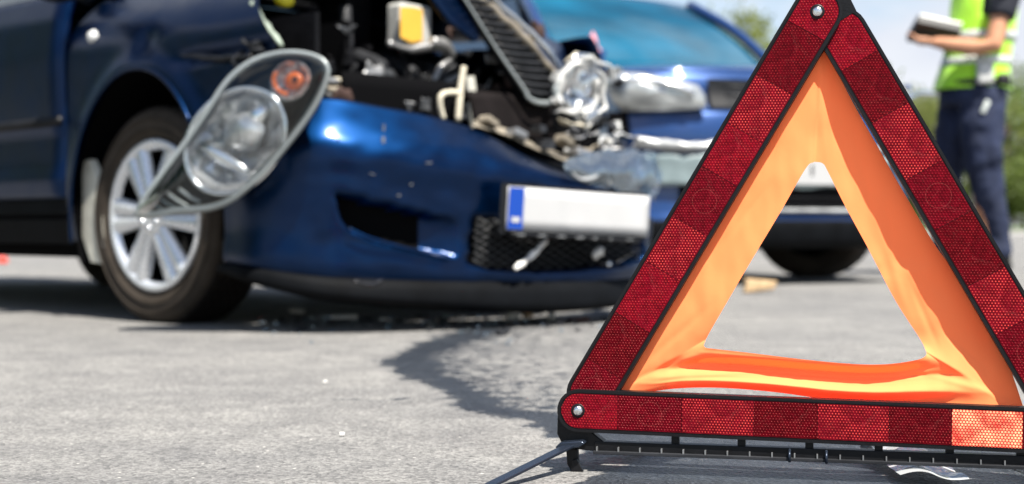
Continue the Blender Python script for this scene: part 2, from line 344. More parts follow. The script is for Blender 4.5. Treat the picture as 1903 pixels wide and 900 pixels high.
def gfaces(nu, nv, cu=False, cv=False):
    F = []
    for i in range(nu if cu else nu-1):
        for j in range(nv if cv else nv-1):
            i2, j2 = (i+1) % nu, (j+1) % nv
            F.append((i*nv+j, i2*nv+j, i2*nv+j2, i*nv+j2))
    return F
def gridmesh(g):
    return [tuple(p) for p in g.reshape(-1, 3)], gfaces(g.shape[0], g.shape[1])
def tube(path, rad, n=8, smooth_n=0, flat=1.0):
    p = np.asarray(path, float)
    if smooth_n: p = cr1(p, smooth_n)
    m = len(p); rad = np.interp(np.linspace(0, 1, m), np.linspace(0, 1, len(rad)), rad) if hasattr(rad, '__len__') else np.full(m, rad)
    V = []; up = np.array([0.13, 0.21, 0.97])
    prev = None
    for i in range(m):
        t = p[min(i+1, m-1)] - p[max(i-1, 0)]; t = t/(np.linalg.norm(t)+1e-9)
        if prev is None: a = np.cross(t, up); a = a/(np.linalg.norm(a)+1e-9)
        else: a = prev - t*np.dot(prev, t); a = a/(np.linalg.norm(a)+1e-9)
        prev = a; b = np.cross(t, a)
        for k in range(n):
            w = 2*math.pi*k/n; V.append(tuple(p[i] + rad[i]*(a*math.cos(w) + b*flat*math.sin(w))))
    F = gfaces(m, n, cv=True); F.append(tuple(range(n))[::-1]); F.append(tuple((m-1)*n+k for k in range(n)))
    return V, F
def lathe(prof, n, fr=None):
    """prof: (radius, height) along axis; fr maps (x, y, h) to the wanted place."""
    fr = fr or (lambda x, y, h: (x, y, h)); V = []
    for r, h in prof:
        for k in range(n):
            w = 2*math.pi*k/n; V.append(fr(r*math.cos(w), r*math.sin(w), h))
    return V, gfaces(len(prof), n, cv=True)
def prism(poly, fr, d0, d1):
    """poly of (a, b) pushed along the third axis from d0 to d1; fr(a, b, d) places it."""
    n = len(poly); V = [fr(a, b, d0) for a, b in poly] + [fr(a, b, d1) for a, b in poly]
    F = [tuple(range(n))[::-1], tuple(range(n, 2*n))] + [(i, (i+1) % n, n+(i+1) % n, n+i) for i in range(n)]
    return V, F
def box(c, s, rot=None):
    V = []; 
    for dx in (-.5, .5):
        for dy in (-.5, .5):
            for dz in (-.5, .5):
                v = Vector((dx*s[0], dy*s[1], dz*s[2]))
                if rot is not None: v = rot @ v
                V.append((c[0]+v[0], c[1]+v[1], c[2]+v[2]))
    return V, [(0, 1, 3, 2), (4, 6, 7, 5), (0, 4, 5, 1), (2, 3, 7, 6), (0, 2, 6, 4), (1, 5, 7, 3)]
def inpoly(x, y, poly):
    c = False; n = len(poly); j = n-1
    for i in range(n):
        (xi, yi), (xj, yj) = poly[i], poly[j]
        if (yi > y) != (yj > y) and x < (xj-xi)*(y-yi)/(yj-yi)+xi: c = not c
        j = i
    return c
def dens(poly, n):
    """closed polygon resampled to n points at even arc length"""
    p = np.asarray(poly+[poly[0]], float); s = np.r_[0, np.cumsum(np.hypot(*np.diff(p, axis=0).T))]; t = np.linspace(0, s[-1], n, endpoint=False)
    return list(zip(np.interp(t, s, p[:, 0]), np.interp(t, s, p[:, 1])))
def crumple(vf, amp, scale, seed=0):
    from mathutils import noise as N
    v, f = vf; out = []
    for p in v:
        q = Vector(p)*scale + Vector((seed*7.3, seed*3.1, seed*1.7)); d = N.noise_vector(q); out.append((p[0]+d[0]*amp, p[1]+d[1]*amp, p[2]+d[2]*amp))
    return out, f
def copy_tree(o, parent=None):
    c = o.copy(); COL.objects.link(c); c.parent = parent
    for ch in o.children: copy_tree(ch, c)
    return c

# ================================================================== the setting
def build_road():
    from mathutils import noise as NO
    xs = [-600, -200, -80, -30, -12, -6, -3, -1.8] + list(np.arange(-1.2, 2.0, 0.022)) + [2.4, 4, 7, 12, 30, 80, 200, 600]
    ys = [-60, -20, -8, -3, 0, 0.8] + list(np.arange(1.2, 5.2, 0.022)) + [5.6, 6.5, 8, 11, 16, 24, 34, 44]
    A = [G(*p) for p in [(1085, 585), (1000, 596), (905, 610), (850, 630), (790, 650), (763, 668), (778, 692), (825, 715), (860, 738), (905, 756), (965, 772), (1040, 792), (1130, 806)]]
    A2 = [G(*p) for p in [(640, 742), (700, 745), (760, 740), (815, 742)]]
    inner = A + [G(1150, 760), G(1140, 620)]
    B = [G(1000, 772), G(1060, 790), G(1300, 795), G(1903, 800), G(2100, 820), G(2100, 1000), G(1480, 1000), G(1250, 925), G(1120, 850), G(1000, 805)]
    HUMP_SHADOW = [G(*p) for p in [(1060, 905), (1085, 897), (1140, 876), (1185, 862), (1215, 857), (1260, 860), (1320, 870), (1400, 882), (1500, 890), (1500, 960), (1040, 960)]]
    def dist(px, py, L):
        best = 9
        for (ax, ay), (bx, by) in zip(L[:-1], L[1:]):
            dx, dy = bx-ax, by-ay; t = max(0, min(1, ((px-ax)*dx+(py-ay)*dy)/(dx*dx+dy*dy))); d = math.hypot(px-ax-t*dx, py-ay-t*dy); best = min(best, d)
        return best
    V, W = [], []
    for x in xs:
        for y in ys:
            V.append((x, y, 0.0)); w = 0.0
            if -1 < x < 1.9 and 1.3 < y < 5:
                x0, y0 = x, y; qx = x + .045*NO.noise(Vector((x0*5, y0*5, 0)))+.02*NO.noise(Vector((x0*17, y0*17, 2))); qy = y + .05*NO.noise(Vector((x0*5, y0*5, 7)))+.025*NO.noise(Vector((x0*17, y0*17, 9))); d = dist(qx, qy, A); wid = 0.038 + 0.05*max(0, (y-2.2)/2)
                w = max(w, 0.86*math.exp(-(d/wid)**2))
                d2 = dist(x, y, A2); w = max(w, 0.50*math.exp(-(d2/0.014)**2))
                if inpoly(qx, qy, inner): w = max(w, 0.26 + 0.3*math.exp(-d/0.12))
                if inpoly(qx, qy, B): w = max(w, 0.70)  # wet ground, darkened further to paint in the triangle's shadow
                if inpoly(x, y, HUMP_SHADOW): w = 1.3  # hump-shaped cast shadow painted in as solid dark wetness
            W.append(w)
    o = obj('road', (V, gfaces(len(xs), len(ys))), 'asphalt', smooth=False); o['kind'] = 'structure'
    a = o.data.attributes.new('wet_shade', 'FLOAT', 'POINT'); a.data.foreach_set('value', W)
    return o
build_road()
# far verge beyond the road, with its kerb
V, F = [], []
tag(obj('verge', ([(-700, 44, 0.12), (700, 44, 0.12), (700, 1500, 0.14), (-700, 1500, 0.14)], [(0, 1, 2, 3)]), 'grass', smooth=False), kind='structure')
tag(obj('kerb', box((0, 43.9, 0.065), (1400, 0.18, 0.13)), 'kerb', smooth=False), kind='structure')

def tree(name, label, x, y, h, w, leafmat, n, group=None, trunk=0.12, low=0.12):
    rt = empty(name, (x, y, 0.1)); tag(rt, label, 'tree' if h > 5 else 'bush', group)
    rnd = random.Random(int(x*13+y*7+h*31))
    parts = [tube([(0, 0, -0.1), (rnd.uniform(-.1, .1)*h*.2, 0, h*.3), (rnd.uniform(-.1, .1)*h*.3, 0, h*.75)], [trunk, trunk*.7, trunk*.2], 7)]
    cl = []
    for k in range(16):
        a = rnd.uniform(0, 6.28); zz = rnd.uniform(low+.1, .9)*h; rr = w*.5*math.sqrt(max(0.05, 1-((zz/h-.5)/.56)**2))*rnd.uniform(.35, .95)
        c = (rr*math.cos(a), rr*math.sin(a), zz); cl.append((c, w*rnd.uniform(.13, .26)))
        parts.append(tube([(0, 0, max(.1*h, zz-.3*h)), (c[0]*.5, c[1]*.5, zz-.1*h), c], [trunk*.4, trunk*.25, trunk*.08], 5))
    obj('trunk', join(*parts), 'bark', rt)
    V, F = [], []
    for k in range(n):
        c, r = cl[rnd.randrange(len(cl))]; d = Vector((rnd.gauss(0, 1), rnd.gauss(0, 1), rnd.gauss(0, .8))); d.normalize(); p = Vector(c)+d*r*rnd.uniform(.5, 1.1)
        if p.z < low*h*.5: p.z = low*h*.5+rnd.random()*.2
        a = Vector((rnd.gauss(0, 1), rnd.gauss(0, 1), rnd.gauss(0, 1))).normalized(); b = a.orthogonal().normalized(); s = rnd.uniform(.05, .12)*(.5+h/8)
        i = len(V); V += [tuple(p-a*s), tuple(p+b*s*.55), tuple(p+a*s), tuple(p-b*s*.55)]; F.append((i, i+1, i+2, i+3))
    obj('crown', (V, F), leafmat, rt, smooth=False)
    return rt
# bushes and trees beyond the verge
hedge = [(1690, 50, 4.6, 4.4, 2, 'dark green bush behind the triangle, left of the officer'),
         (1735, 55, 5.4, 4.6, 1, 'yellow green bush half behind the officer\'s legs'),
         (1872, 49, 4.9, 4.6, 1, 'full green bush just right of the officer'),
         (1800, 58, 6.0, 6.0, 0, 'dark green tree behind the officer\'s legs'),
         (1945, 52, 5.4, 5.4, 2, 'dark green bush at the right edge of the picture')]
for u, y, h, w, k, lab in hedge:
    tree('roadside_bush', lab, (u-CU)/FPX*y, y, h, w, 'leaf_%d' % k, 4800, 'bushes beyond the road', low=0.02)
rnd = random.Random(77); BV, BF = [], []          # unseen belt of trees left of the road, added to darken the car side's reflections
for k_ in range(6500):
    tx_, ty_ = rnd.choice(((-14.5, 1.0), (-14.0, 4.0), (-15.0, 7.2), (-14.2, 10.2), (-15.5, 13.5), (-14.8, -2.5)))
    d = Vector((rnd.gauss(0, 1), rnd.gauss(0, 1), rnd.gauss(0, 1))).normalized(); p = Vector((tx_, ty_, 3.1))+Vector((d.x*2.3, d.y*2.5, d.z*3.0))*rnd.uniform(.6, 1.05)
    p.z = max(.15, p.z); a = Vector((rnd.gauss(0, 1), rnd.gauss(0, 1), rnd.gauss(0, 1))).normalized(); b = a.orthogonal().normalized(); s_ = rnd.uniform(.12, .28)
    i = len(BV); BV += [tuple(p-a*s_), tuple(p+b*s_*.6), tuple(p+a*s_), tuple(p-b*s_*.6)]; BF.append((i, i+1, i+2, i+3))
tag(obj('added_tree_belt', (BV, BF), 'leaf_0', smooth=False), 'dark belt of trees mirrored in the wrecked car\'s side panels', 'trees', kind='stuff')
tree('tall_tree', 'tall thin pale tree showing above the second car\'s windscreen', (1345-CU)/FPX*75, 75, 11.5, 6.5, 'leaf_2', 2600, low=0.35)
tree('tall_tree', 'tall tree far behind the triangle\'s apex, left of the officer', (1640-CU)/FPX*80, 80, 8.4, 8, 'leaf_1', 3800, low=0.2)
tree('tall_tree', 'dark tall tree far right, behind the officer\'s back', (1905-CU)/FPX*78, 78, 9.6, 6.5, 'leaf_1', 2600, low=0.2)

# ================================================================== warning triangle
TRI = empty('warning_triangle', (TR.C[0], TR.C[1], 0), TR.rz)
tag(TRI, 'red reflective warning triangle with orange cloth standing in the foreground', 'warning triangle')
def T(u, v, y=0.0):
    p = TR.side(u, v, y); return (p[0], p[2])
tri_fr = lambda a, b, d: (a, d, b)
def capsule2(p, q, r0, r1, round_p=True, round_q=True, n=10):
    """outline of a bar from p to q, half widths r0/r1, with rounded or square ends"""
    p, q = np.array(p), np.array(q); t = (q-p)/np.linalg.norm(q-p); nrm = np.array([-t[1], t[0]]); out = []
    if round_q: out += [tuple(q + r1*(nrm*math.cos(w)+t*math.sin(w))) for w in np.linspace(0, math.pi, n)]
    else: out += [tuple(q+nrm*r1), tuple(q-nrm*r1)]
    if round_p: out += [tuple(p + r0*(-nrm*math.cos(w)-t*math.sin(w))) for w in np.linspace(0, math.pi, n)]
    else: out += [tuple(p-nrm*r0), tuple(p+nrm*r0)]
    return out
def bar(name, label, p, q, rp, rq, y0, y1, pat, seg, rivets):
    """one arm of the triangle: black tray, raised rim, red lens segments, rivets"""
    t0 = capsule2(p, q, rp+0.0045, rq+0.0045, True, True, 14)
    hb = obj(name, prism(t0, tri_fr, y0, y1), 'black_frame', TRI, smooth=True, bevel=0.0012, auto=40)
    hb['label'] = label
    pv, qv = np.array(p), np.array(q); L = np.linalg.norm(qv-pv); t = (qv-pv)/L; nr = np.array([-t[1], t[0]])
    # rim: a thin wall standing round the lens
    inner = capsule2(p, q, rp+0.0012, rq+0.0012, True, True, 14); n = len(inner)
    V = [tri_fr(a, b, y0+0.0002) for a, b in t0] + [tri_fr(a, b, y0-0.0016) for a, b in t0] + [tri_fr(a, b, y0-0.0016) for a, b in inner] + [tri_fr(a, b, y0+0.0002) for a, b in inner]
    F = [(k*n+i, k*n+(i+1) % n, (k+1)*n+(i+1) % n, (k+1)*n+i) for k in range(3) for i in range(n)]
    obj('rim', (V, F), 'black_frame', hb, smooth=False)
    # lens segments
    s = -rp; i = 0; edges = [-rp]
    while edges[-1] < L+rq-0.02: edges.append(edges[-1] + seg*(0.9 + 0.2*((i*7) % 5)/4)); i += 1
    edges[-1] = L+rq
    for k, (a, b) in enumerate(zip(edges[:-1], edges[1:])):
        a2, b2 = a+0.0003, b-0.0003; poly = []
        def half(s): 
            r = np.interp(s, [0, L], [rp, rq])
            if s < 0: r = math.sqrt(max(0, rp*rp-s*s))
            if s > L: r = math.sqrt(max(0, rq*rq-(s-L)**2))
            return r
        ss = np.linspace(a2, b2, 14); up = [(s, half(s)) for s in ss]; dn = [(s, -half(s)) for s in ss[::-1]]
        poly = up+dn; pts = [pv+t*s_+nr*h for s_, h in poly]; mid = (a+b)/2
        nV = len(pts); V = [tri_fr(x, z, y0-0.0010) for x, z in pts] + [tri_fr(x, z, y0+0.0005) for x, z in pts]
        F = [tuple(range(nV))] + [(i_, (i_+1) % nV, nV+(i_+1) % nV, nV+i_) for i_ in range(nV)]
        m = pat[k % len(pat)]
        o = obj('lens_segment', (V, F), 'reflector_'+m, hb, smooth=False)
        ul = o.data.uv_layers.new(name='UVMap')
        for lp in o.data.loops:
            co = o.data.vertices[lp.vertex_index].co; d = np.array([co.x, co.z])-pv; ul.data[lp.index].uv = (float(d@t)-mid, float(d@nr))
    for c in rivets:
        cx, cz = pv+t*c
        fr = lambda x, y, h: (cx+x, y0-0.0012-h, cz+y)
        obj('rivet', lathe([(0.0001, 0.0028), (0.003, 0.0027), (0.0048, 0.0020), (0.0056, 0.0008), (0.0058, 0)], 20, fr), 'rivet', hb)
        obj('rivet_washer', lathe([(0.0058, 0.0003), (0.0078, 0.0002), (0.0082, -0.0004)], 20, fr), 'black_frame', hb)
    return hb
def mid2(p, q): return tuple((np.array(p)+np.array(q))/2)
def dist2(p, q): return float(np.linalg.norm(np.array(p)-np.array(q)))
# bottom bar
pL, pR = T(1075, 763, -0.006), T(1990, 803, -0.006)
rb = dist2(T(1100, 733, -0.006), T(1100, 797, -0.006))/2
bar('reflector_bar', 'horizontal bottom bar with red reflectors', pL, pR, rb, rb, -0.008, 0.008, ['red', 'plain', 'comb', 'dark', 'comb', 'dark', 'bright', 'dark'], 0.0725, [0.0, dist2(pL, pR)])
# left bar: lower end runs under the bottom bar
qa = T(1519, 22); lo = mid2(T(1052, 738), T(1142, 724)); wl_ = 0.0228
bar('reflector_bar', 'left slanting bar with red reflectors', lo, qa, wl_, wl_, 0.0, 0.026, ['plain', 'dark', 'red', 'comb', 'plain', 'red', 'comb', 'dark', 'red'], 0.062, [dist2(lo, qa)])
# right bar: upper end runs under the left bar
pa = T(1566, 60, 0.006); pz = T(1950, 715, 0.006)
bar('reflector_bar', 'right slanting bar with red reflectors', pa, pz, 0.0222, 0.0222, 0.0045, 0.031, ['red', 'dark', 'comb', 'plain', 'dark', 'comb', 'plain', 'red', 'bright'], 0.066, [])
# black joint at the apex
ap = [T(*p) for p in [(1535, -35), (1565, -35), (1592, 20), (1560, 40), (1534, 92), (1520, 92), (1558, 30)]]
obj('apex_joint', prism(ap, tri_fr, 0.003, 0.024), 'black_frame', TRI, bevel=0.001, auto=30)
# orange cloth
def cloth():
    out_c = [(1512, 78), (1130, 738), (1912, 770)]; 
    def line(a, b, n): return [(a[0]+(b[0]-a[0])*t, a[1]+(b[1]-a[1])*t) for t in np.linspace(0, 1, n, endpoint=False)]
    left_o = cr1([(1527, 52), (1420, 240), (1310, 430), (1215, 600), (1132, 736)], 61)[:-1]
    bot_o = cr1([(1132, 736), (1190, 731), (1260, 722), (1340, 721), (1440, 729), (1540, 743), (1625, 752), (1700, 757), (1800, 762), (1905, 766)], 81)[:-1]
    right_o = cr1([(1905, 766), (1868, 662), (1806, 545), (1742, 462), (1676, 352), (1624, 260), (1580, 182), (1550, 118), (1527, 52)], 61)[:-1]
    left_i = cr1([(1513, 301), (1497, 314), (1450, 395), (1390, 495), (1330, 598), (1311, 632)], 61)[:-1]
    bot_i = cr1([(1311, 632), (1309, 645), (1330, 649), (1400, 657), (1500, 669), (1590, 677), (1650, 677), (1700, 670), (1719, 663), (1722, 655)], 81)[:-1]
    right_i = cr1([(1722, 655), (1710, 630), (1665, 560), (1615, 465), (1570, 382), (1540, 322), (1529, 304), (1513, 301)], 61)[:-1]
    CREASES = [(1600, 490, 1740, 505, 5, -.0022), (1180, 690, 1330, 560, 7, .0016), (1160, 715, 1300, 650, 5, .0014), (1250, 560, 1380, 330, 8, -.0012), (1740, 600, 1850, 700, 6, .0018), (1700, 690, 1860, 735, 5, -.002), (1640, 440, 1700, 620, 8, -.0014), (1530, 120, 1540, 280, 7, .001), (1690, 520, 1745, 650, 5, .0015), (1330, 470, 1440, 330, 6, .001), (1560, 690, 1780, 700, 5, .002), (1220, 705, 1420, 690, 5, -.0018)]
    O = np.concatenate([left_o, bot_o, right_o]); I = np.concatenate([left_i, bot_i, right_i]); K = 40; n = len(O); V = []
    from mathutils import noise as N
    for i in range(n):
        for k in range(K+1):
            t = k/K; u, v = O[i]*(1-t)+I[i]*t
            y = 0.0165
            if 60 <= i < 140:                                   # the slack strip along the base lies in rolling folds
                s = (i-60)/80; env = math.sin(math.pi*min(1, max(0, s)))**0.7
                tt = t + 0.10*math.sin(5.2*s+0.4)*math.sin(math.pi*t)
                y += env*float(np.interp(tt, [0, .10, .26, .42, .60, .74, .93, 1.0], [0, -.003, -.008, -.003, .007, .005, -.006, -.0075]))*1.15
                y += env*0.003*math.sin(2*math.pi*(t*2.4 - 1.3*s))*math.sin(math.pi*t)
            elif i >= 140:                                      # right strip billows towards the camera
                s = (i-140)/60; y += 0.004*math.sin(math.pi*min(1, s*1.0))**0.8*(1-0.55*t) + 0.007*min(1, s*6)*(1-s)**0.7
                y += 0.0012*math.sin(9*s+5*t)
            else:
                s = i/60; y -= 0.004*math.sin(math.pi*s)*t
            # soft creases and wrinkles radiating from the corners
            y += 0.0022*N.noise(Vector((u*0.012, v*0.012, 1.3))) + 0.0008*N.noise(Vector((u*0.05, v*0.02, 4.1)))
            d1 = (u-1660)*0.33+(v-495)*1.0; y += 0.0018*math.exp(-(d1/14)**2)*(1 if 1560 < u < 1760 else 0)
            for (cu0, cv0, cu1, cv1, wd, am) in CREASES:
                L_ = math.hypot(cu1-cu0, cv1-cv0); ex, ey = (cu1-cu0)/L_, (cv1-cv0)/L_; al = (u-cu0)*ex+(v-cv0)*ey; ac = -(u-cu0)*ey+(v-cv0)*ex
                if -10 < al < L_+10: y += 0.55*am*math.exp(-(ac/wd)**2)*math.sin(math.pi*min(1, max(0, (al+10)/(L_+20))))
            a, z = T(u, v, y); V.append((a, y, z))
    return V, gfaces(n, K+1, cu=True)
obj('cloth_panel', cloth(), 'orange_cloth', TRI)['label'] = 'orange cloth panel with triangular hole'
# base rail with its posts and ribs
def strip(u0, v0, u1, v1, hpx, y0, y1):
    p, q = T(u0, v0), T(u1, v1); h = hpx/FPX*1.62
    return prism([(p[0], p[1]), (q[0], q[1]), (q[0], q[1]-h), (p[0], p[1]-h)], tri_fr, y0, y1)
zt0, zt1 = T(1110, 818)[1], T(1110, 838)[1]
a0, a1 = T(1105, 820)[0], pR[0]+0.02
z_hi, z_lo = 0.0345, 0.0215
rail = obj('base_rail', prism([(a0, z_lo), (a1, z_lo), (a1, z_hi), (a0, z_hi)], tri_fr, -0.004, 0.010), 'black_frame', TRI, bevel=0.001, smooth=False)
obj('rail_flange', prism([(a0, z_lo-0.0006), (a1, z_lo-0.0006), (a1, z_lo+0.0030), (a0, z_lo+0.0030)], tri_fr, -0.0105, -0.0042), 'dark_grey', rail, smooth=False, bevel=0.0005)
for k in range(40):
    a = a0+0.004+k*0.0245
    if a > a1-0.01: break
    obj('rib', box((a, -0.0065, z_lo+0.0052), (0.0014, 0.0052, 0.0050)), 'steel_grey', rail, smooth=False)
for u in (1255, 1378, 1504, 1633, 1765, 1897, 1975):
    a = T(u, 820)[0]; obj('post', box((a, 0.003, (z_hi+pL[1]-rb-0.0047)/2), (0.0088, 0.007, pL[1]-rb-0.0047-z_hi-0.0002)), 'black_frame', TRI, smooth=False)
for u in (1468, 1536):
    a = T(u, 840)[0]; obj('clip', tube([(a, -0.012, z_lo-0.001), (a, -0.014, z_lo+0.006), (a, -0.008, z_lo+0.011), (a, -0.003, z_lo+0.010)], 0.0016, 6, 10), 'leg_metal', TRI)
# hinge block at the left end, and its mirror at the right
def hinge(mir):
    c = (pL[0]+pR[0])/2
    X = (lambda a: 2*c-a) if mir else (lambda a: a)
    pts = [(1037, 772), (1036, 806), (1046, 826), (1070, 834), (1112, 839), (1128, 838), (1128, 824), (1112, 812), (1098, 800), (1060, 796)]
    poly = [(X(T(*p)[0]), T(*p)[1]) for p in pts]
    h = obj('hinge_block', prism(poly, tri_fr, -0.003, 0.014), 'black_frame', TRI, bevel=0.0012, auto=30)
    s = -1 if mir else 1; ax = X(T(1066, 818)[0]); az = T(1066, 822)[1]
    obj('hinge_cap', prism([(ax+s*d[0], az+d[1]) for d in [(-0.018, -0.004), (-0.012, 0.002), (0.012, 0.0045), (0.017, 0.002), (0.010, -0.003), (-0.010, -0.0062)]], tri_fr, -0.020, -0.0035), 'leg_metal', h, bevel=0.0012, auto=30)
    # front leg: flat bar that runs to the ground towards the camera
    ex = TR.loc(*P(893, 916, EYE*FPX/(916-HV))); e = (X(ex[0]), ex[1], 0.003)
    st = Vector((ax, -0.013, az-0.001)); en = Vector(e); d = (en-st).normalized(); w = d.cross(Vector((0, 0, 1))).normalized(); nn = d.cross(w).normalized()
    def flat(st, en, w, nn, hw, ht):
        V = [tuple(c_+w*a_*hw+nn*b_*ht) for c_ in (st, en) for a_, b_ in ((-1, -1), (1, -1), (1, 1), (-1, 1))]
        return V, [(0, 1, 2, 3), (7, 6, 5, 4), (0, 4, 5, 1), (1, 5, 6, 2), (2, 6, 7, 3), (3, 7, 4, 0)]
    lg = obj('leg', flat(st, en, w, nn, 0.0068, 0.0016), 'leg_metal', TRI, bevel=0.0008, smooth=False)
    obj('foot', box((en.x, en.y, 0.0025), (0.02, 0.014, 0.005)), 'black_frame', lg, bevel=0.001)
    # rear leg the other way
    en2 = Vector((ax+s*0.07, 0.20, 0.003)); st2 = Vector((ax+s*0.004, 0.010, az)); d2 = (en2-st2).normalized(); w2 = d2.cross(Vector((0, 0, 1))).normalized()
    lg2 = obj('leg', flat(st2, en2, w2, d2.cross(w2).normalized(), 0.0068, 0.0016), 'leg_metal', TRI, bevel=0.0008, smooth=False)
    obj('foot', box((en2.x, en2.y, 0.0025), (0.02, 0.014, 0.005)), 'black_frame', lg2, bevel=0.001)
    # short prop with a splayed foot under the block
    q = [(X(T(u, v)[0]), T(u, v)[1]) for u, v in [(1053, 832), (1074, 834), (1075, 856), (1080, 874), (1062, 874), (1055, 862)]]
    pr = obj('prop', prism(q, tri_fr, -0.004, 0.006), 'black_frame', TRI, bevel=0.0008, smooth=False)
    q2 = [(X(T(u, v)[0]), T(u, v)[1]) for u, v in [(1066, 853), (1074, 851), (1087, 874), (1063, 875)]]
    obj('foot', prism(q2, tri_fr, -0.009, -0.0045), 'black_frame', pr, bevel=0.0008, smooth=False)
hinge(False); hinge(True)

# ================================================================== the wrecked car
CAR = empty('wrecked_car', (CA.C[0], CA.C[1], 0), CA.rz)
tag(CAR, 'dark blue car with smashed front, torn bumper and dangling headlight', 'car')
S = CA.side; FR = CA.front
# ---- right front fender, wrapped round the wheel arch
def fender_y(x, z):
    y = -0.800
    if z > 0.78: y += 0.13*((z-0.78)/0.20)**2
    if z < 0.42: y += 0.02*((0.42-z)/0.2)
    return y
def polar_panel(outer, ea, eb, cz, n, k, yfun, flare):
    o = np.array(outer, float); ang = np.unwrap([math.atan2(z-cz, x) for x, z in outer]); V = []
    for i in range(n):
        t = i/(n-1)*(len(o)-1); j = min(int(t), len(o)-2); s = t-j; ox, oz = o[j]*(1-s)+o[j+1]*s
        a = math.atan2(oz-cz, ox); ix, iz = ea*math.cos(a), cz+eb*math.sin(a)
        if math.hypot(ix, iz-cz) > math.hypot(ox, oz-cz): ix, iz = ox*.97, cz+(oz-cz)*.97
        for q in range(k+1):
            r = (q/k); x, z = ix*(1-r)+ox*r, iz*(1-r)+oz*r; y = yfun(x, z); d = math.hypot(x-ix, z-iz)
            y -= flare*math.exp(-(d/0.05)**2)
            if q == 0: y += 0.0
            V.append((x, y, z))
        # turn the arch lip inwards
    return V, gfaces(n, k+1)
fo = [(-0.402, 0.235), (-0.402, 0.45), (-0.405, 0.70), (-0.41, 0.90), (-0.40, 0.985), (-0.2, 0.990), (0.1, 0.975), (0.35, 0.945), (0.49, 0.915), (0.525, 0.865), (0.575, 0.81), (0.615, 0.765), (0.585, 0.715), (0.50, 0.66), (0.42, 0.61), (0.375, 0.55)]
fv, ff = polar_panel(fo, 0.345, 0.415, 0.315, 110, 22, fender_y, 0.022)
# dents in the sheet metal
from mathutils import noise as NZ
fv = [(x, y + 0.006*NZ.noise(Vector((x*4, 0, z*4))) + 0.014*math.exp(-((x-0.02)**2+(z-0.81)**2)/0.002) + 0.02*math.exp(-((z-0.735-0.02*x)/0.014)**2)*max(0, min(1, (x-0.16)/0.1)), z) for x, y, z in fv]
fender = obj('fender', (fv, ff), 'paint_blue', CAR, solid=0.0); fender['label'] = 'dented dark blue fender over the front wheel'
lipp = [(0.345*math.cos(a), -0.822, 0.315+0.415*math.sin(a)) for a in np.linspace(R(192), R(36), 50)]
obj('arch_lip', join(*[tube(lipp, 0.006, 6)]), 'paint_blue', fender)
slit = [S(338, 99, -.815), S(400, 104, -.815), S(462, 100, -.815), S(466, 108, -.815), S(400, 113, -.815), S(345, 106, -.815)]
obj('torn_seam', crumple(tube([S(338, 103, -.807), S(400, 109, -.806), S(470, 106, -.805)], [0.003, 0.008, 0.008], 7, 14), 0.004, 40), 'black_plastic', fender)
rx, ry, rz_ = S(165, 68, -.80)
obj('side_repeater', lathe([(0.0001, 0.016), (0.012, 0.0145), (0.020, 0.009), (0.0255, 0.0)], 20, lambda x, y, h: (rx+x*1.05, fender_y(rx, rz_)-h, rz_+y*0.85)), 'repeater', fender)['label'] = 'white oval side repeater lamp'
obj('fender_edge', crumple(tube([S(470, 8, -.77), S(485, 38, -.775), S(505, 62, -.78), S(522, 86, -.785)], [0.009, 0.013, 0.011, 0.006], 7, 16), 0.006, 30), 'green_grey', fender)['label'] = 'torn pale edge of the fender'
obj('fender_clip', crumple(join(tube([S(452, 78, -.80), S(468, 84, -.80), S(486, 76, -.79)], 0.008, 6, 8), tube([S(462, 98, -.80), S(478, 92, -.80), S(492, 96, -.79)], 0.007, 6, 8)), 0.01, 40, 3), 'dark_grey', fender)
# ---- door, moulding, sill
def door_y(z):
    return float(np.interp(z, [0.36, 0.42, 0.47, 0.56, 0.60, 0.66, 0.80, 0.92, 1.00], [-0.79, -0.808, -0.795, -0.792, -0.803, -0.806, -0.812, -0.800, -0.775]))
def sheet(x0, x1, nx, zs, yf):
    return [(x, yf(z), z) for x in np.linspace(x0, x1, nx) for z in zs], gfaces(nx, len(zs))
dz = list(np.linspace(0.365, 1.0, 40))
door = obj('door', sheet(-0.412, -1.42, 12, dz, door_y), 'paint_blue', CAR, solid=0.02); door['label'] = 'dark blue front door'
obj('door_moulding', tube([(-0.425, -0.806, 0.602), (-0.9, -0.808, 0.598), (-1.4, -0.806, 0.594)], 0.016, 8, flat=1.0), 'black_plastic', door)
hx = -1.25; obj('handle', tube([(hx, -0.81, 0.86), (hx+0.04, -0.84, 0.865), (hx+0.14, -0.84, 0.87), (hx+0.18, -0.81, 0.87)], 0.012, 8, 14), 'paint_blue', door)
obj('door', sheet(-1.428, -2.28, 8, dz, door_y), 'paint_blue', CAR, solid=0.02)['label'] = 'dark blue rear door'
sill = obj('sill', [(x, y, z) for x in np.linspace(-0.395, -2.3, 10) for y, z in [(-0.70, 0.222), (-0.775, 0.225), (-0.785, 0.30), (-0.770, 0.308), (-0.79, 0.318), (-0.785, 0.362), (-0.75, 0.366)]] and ([(x, y, z) for x in np.linspace(-0.395, -2.3, 10) for y, z in [(-0.70, 0.222), (-0.775, 0.225), (-0.785, 0.30), (-0.770, 0.308), (-0.79, 0.318), (-0.785, 0.362), (-0.75, 0.366)]], gfaces(10, 7)), 'lip_plastic', CAR, auto=35)
mx_, my_, mz_ = S(108, -12, -.90)
mir = obj('mirror', lathe([(0.0001, -0.05), (0.05, -0.045), (0.085, -0.01), (0.088, 0.03), (0.07, 0.06), (0.0001, 0.065)], 20, lambda x, y, h: (mx_-h*0.9, my_-x*1.1, mz_+0.03+y*0.62)), 'black_plastic', CAR)
obj('mirror_arm', tube([(mx_-0.01, -0.79, mz_), (mx_, my_+0.02, mz_+0.02)], 0.022, 8), 'black_plastic', mir)
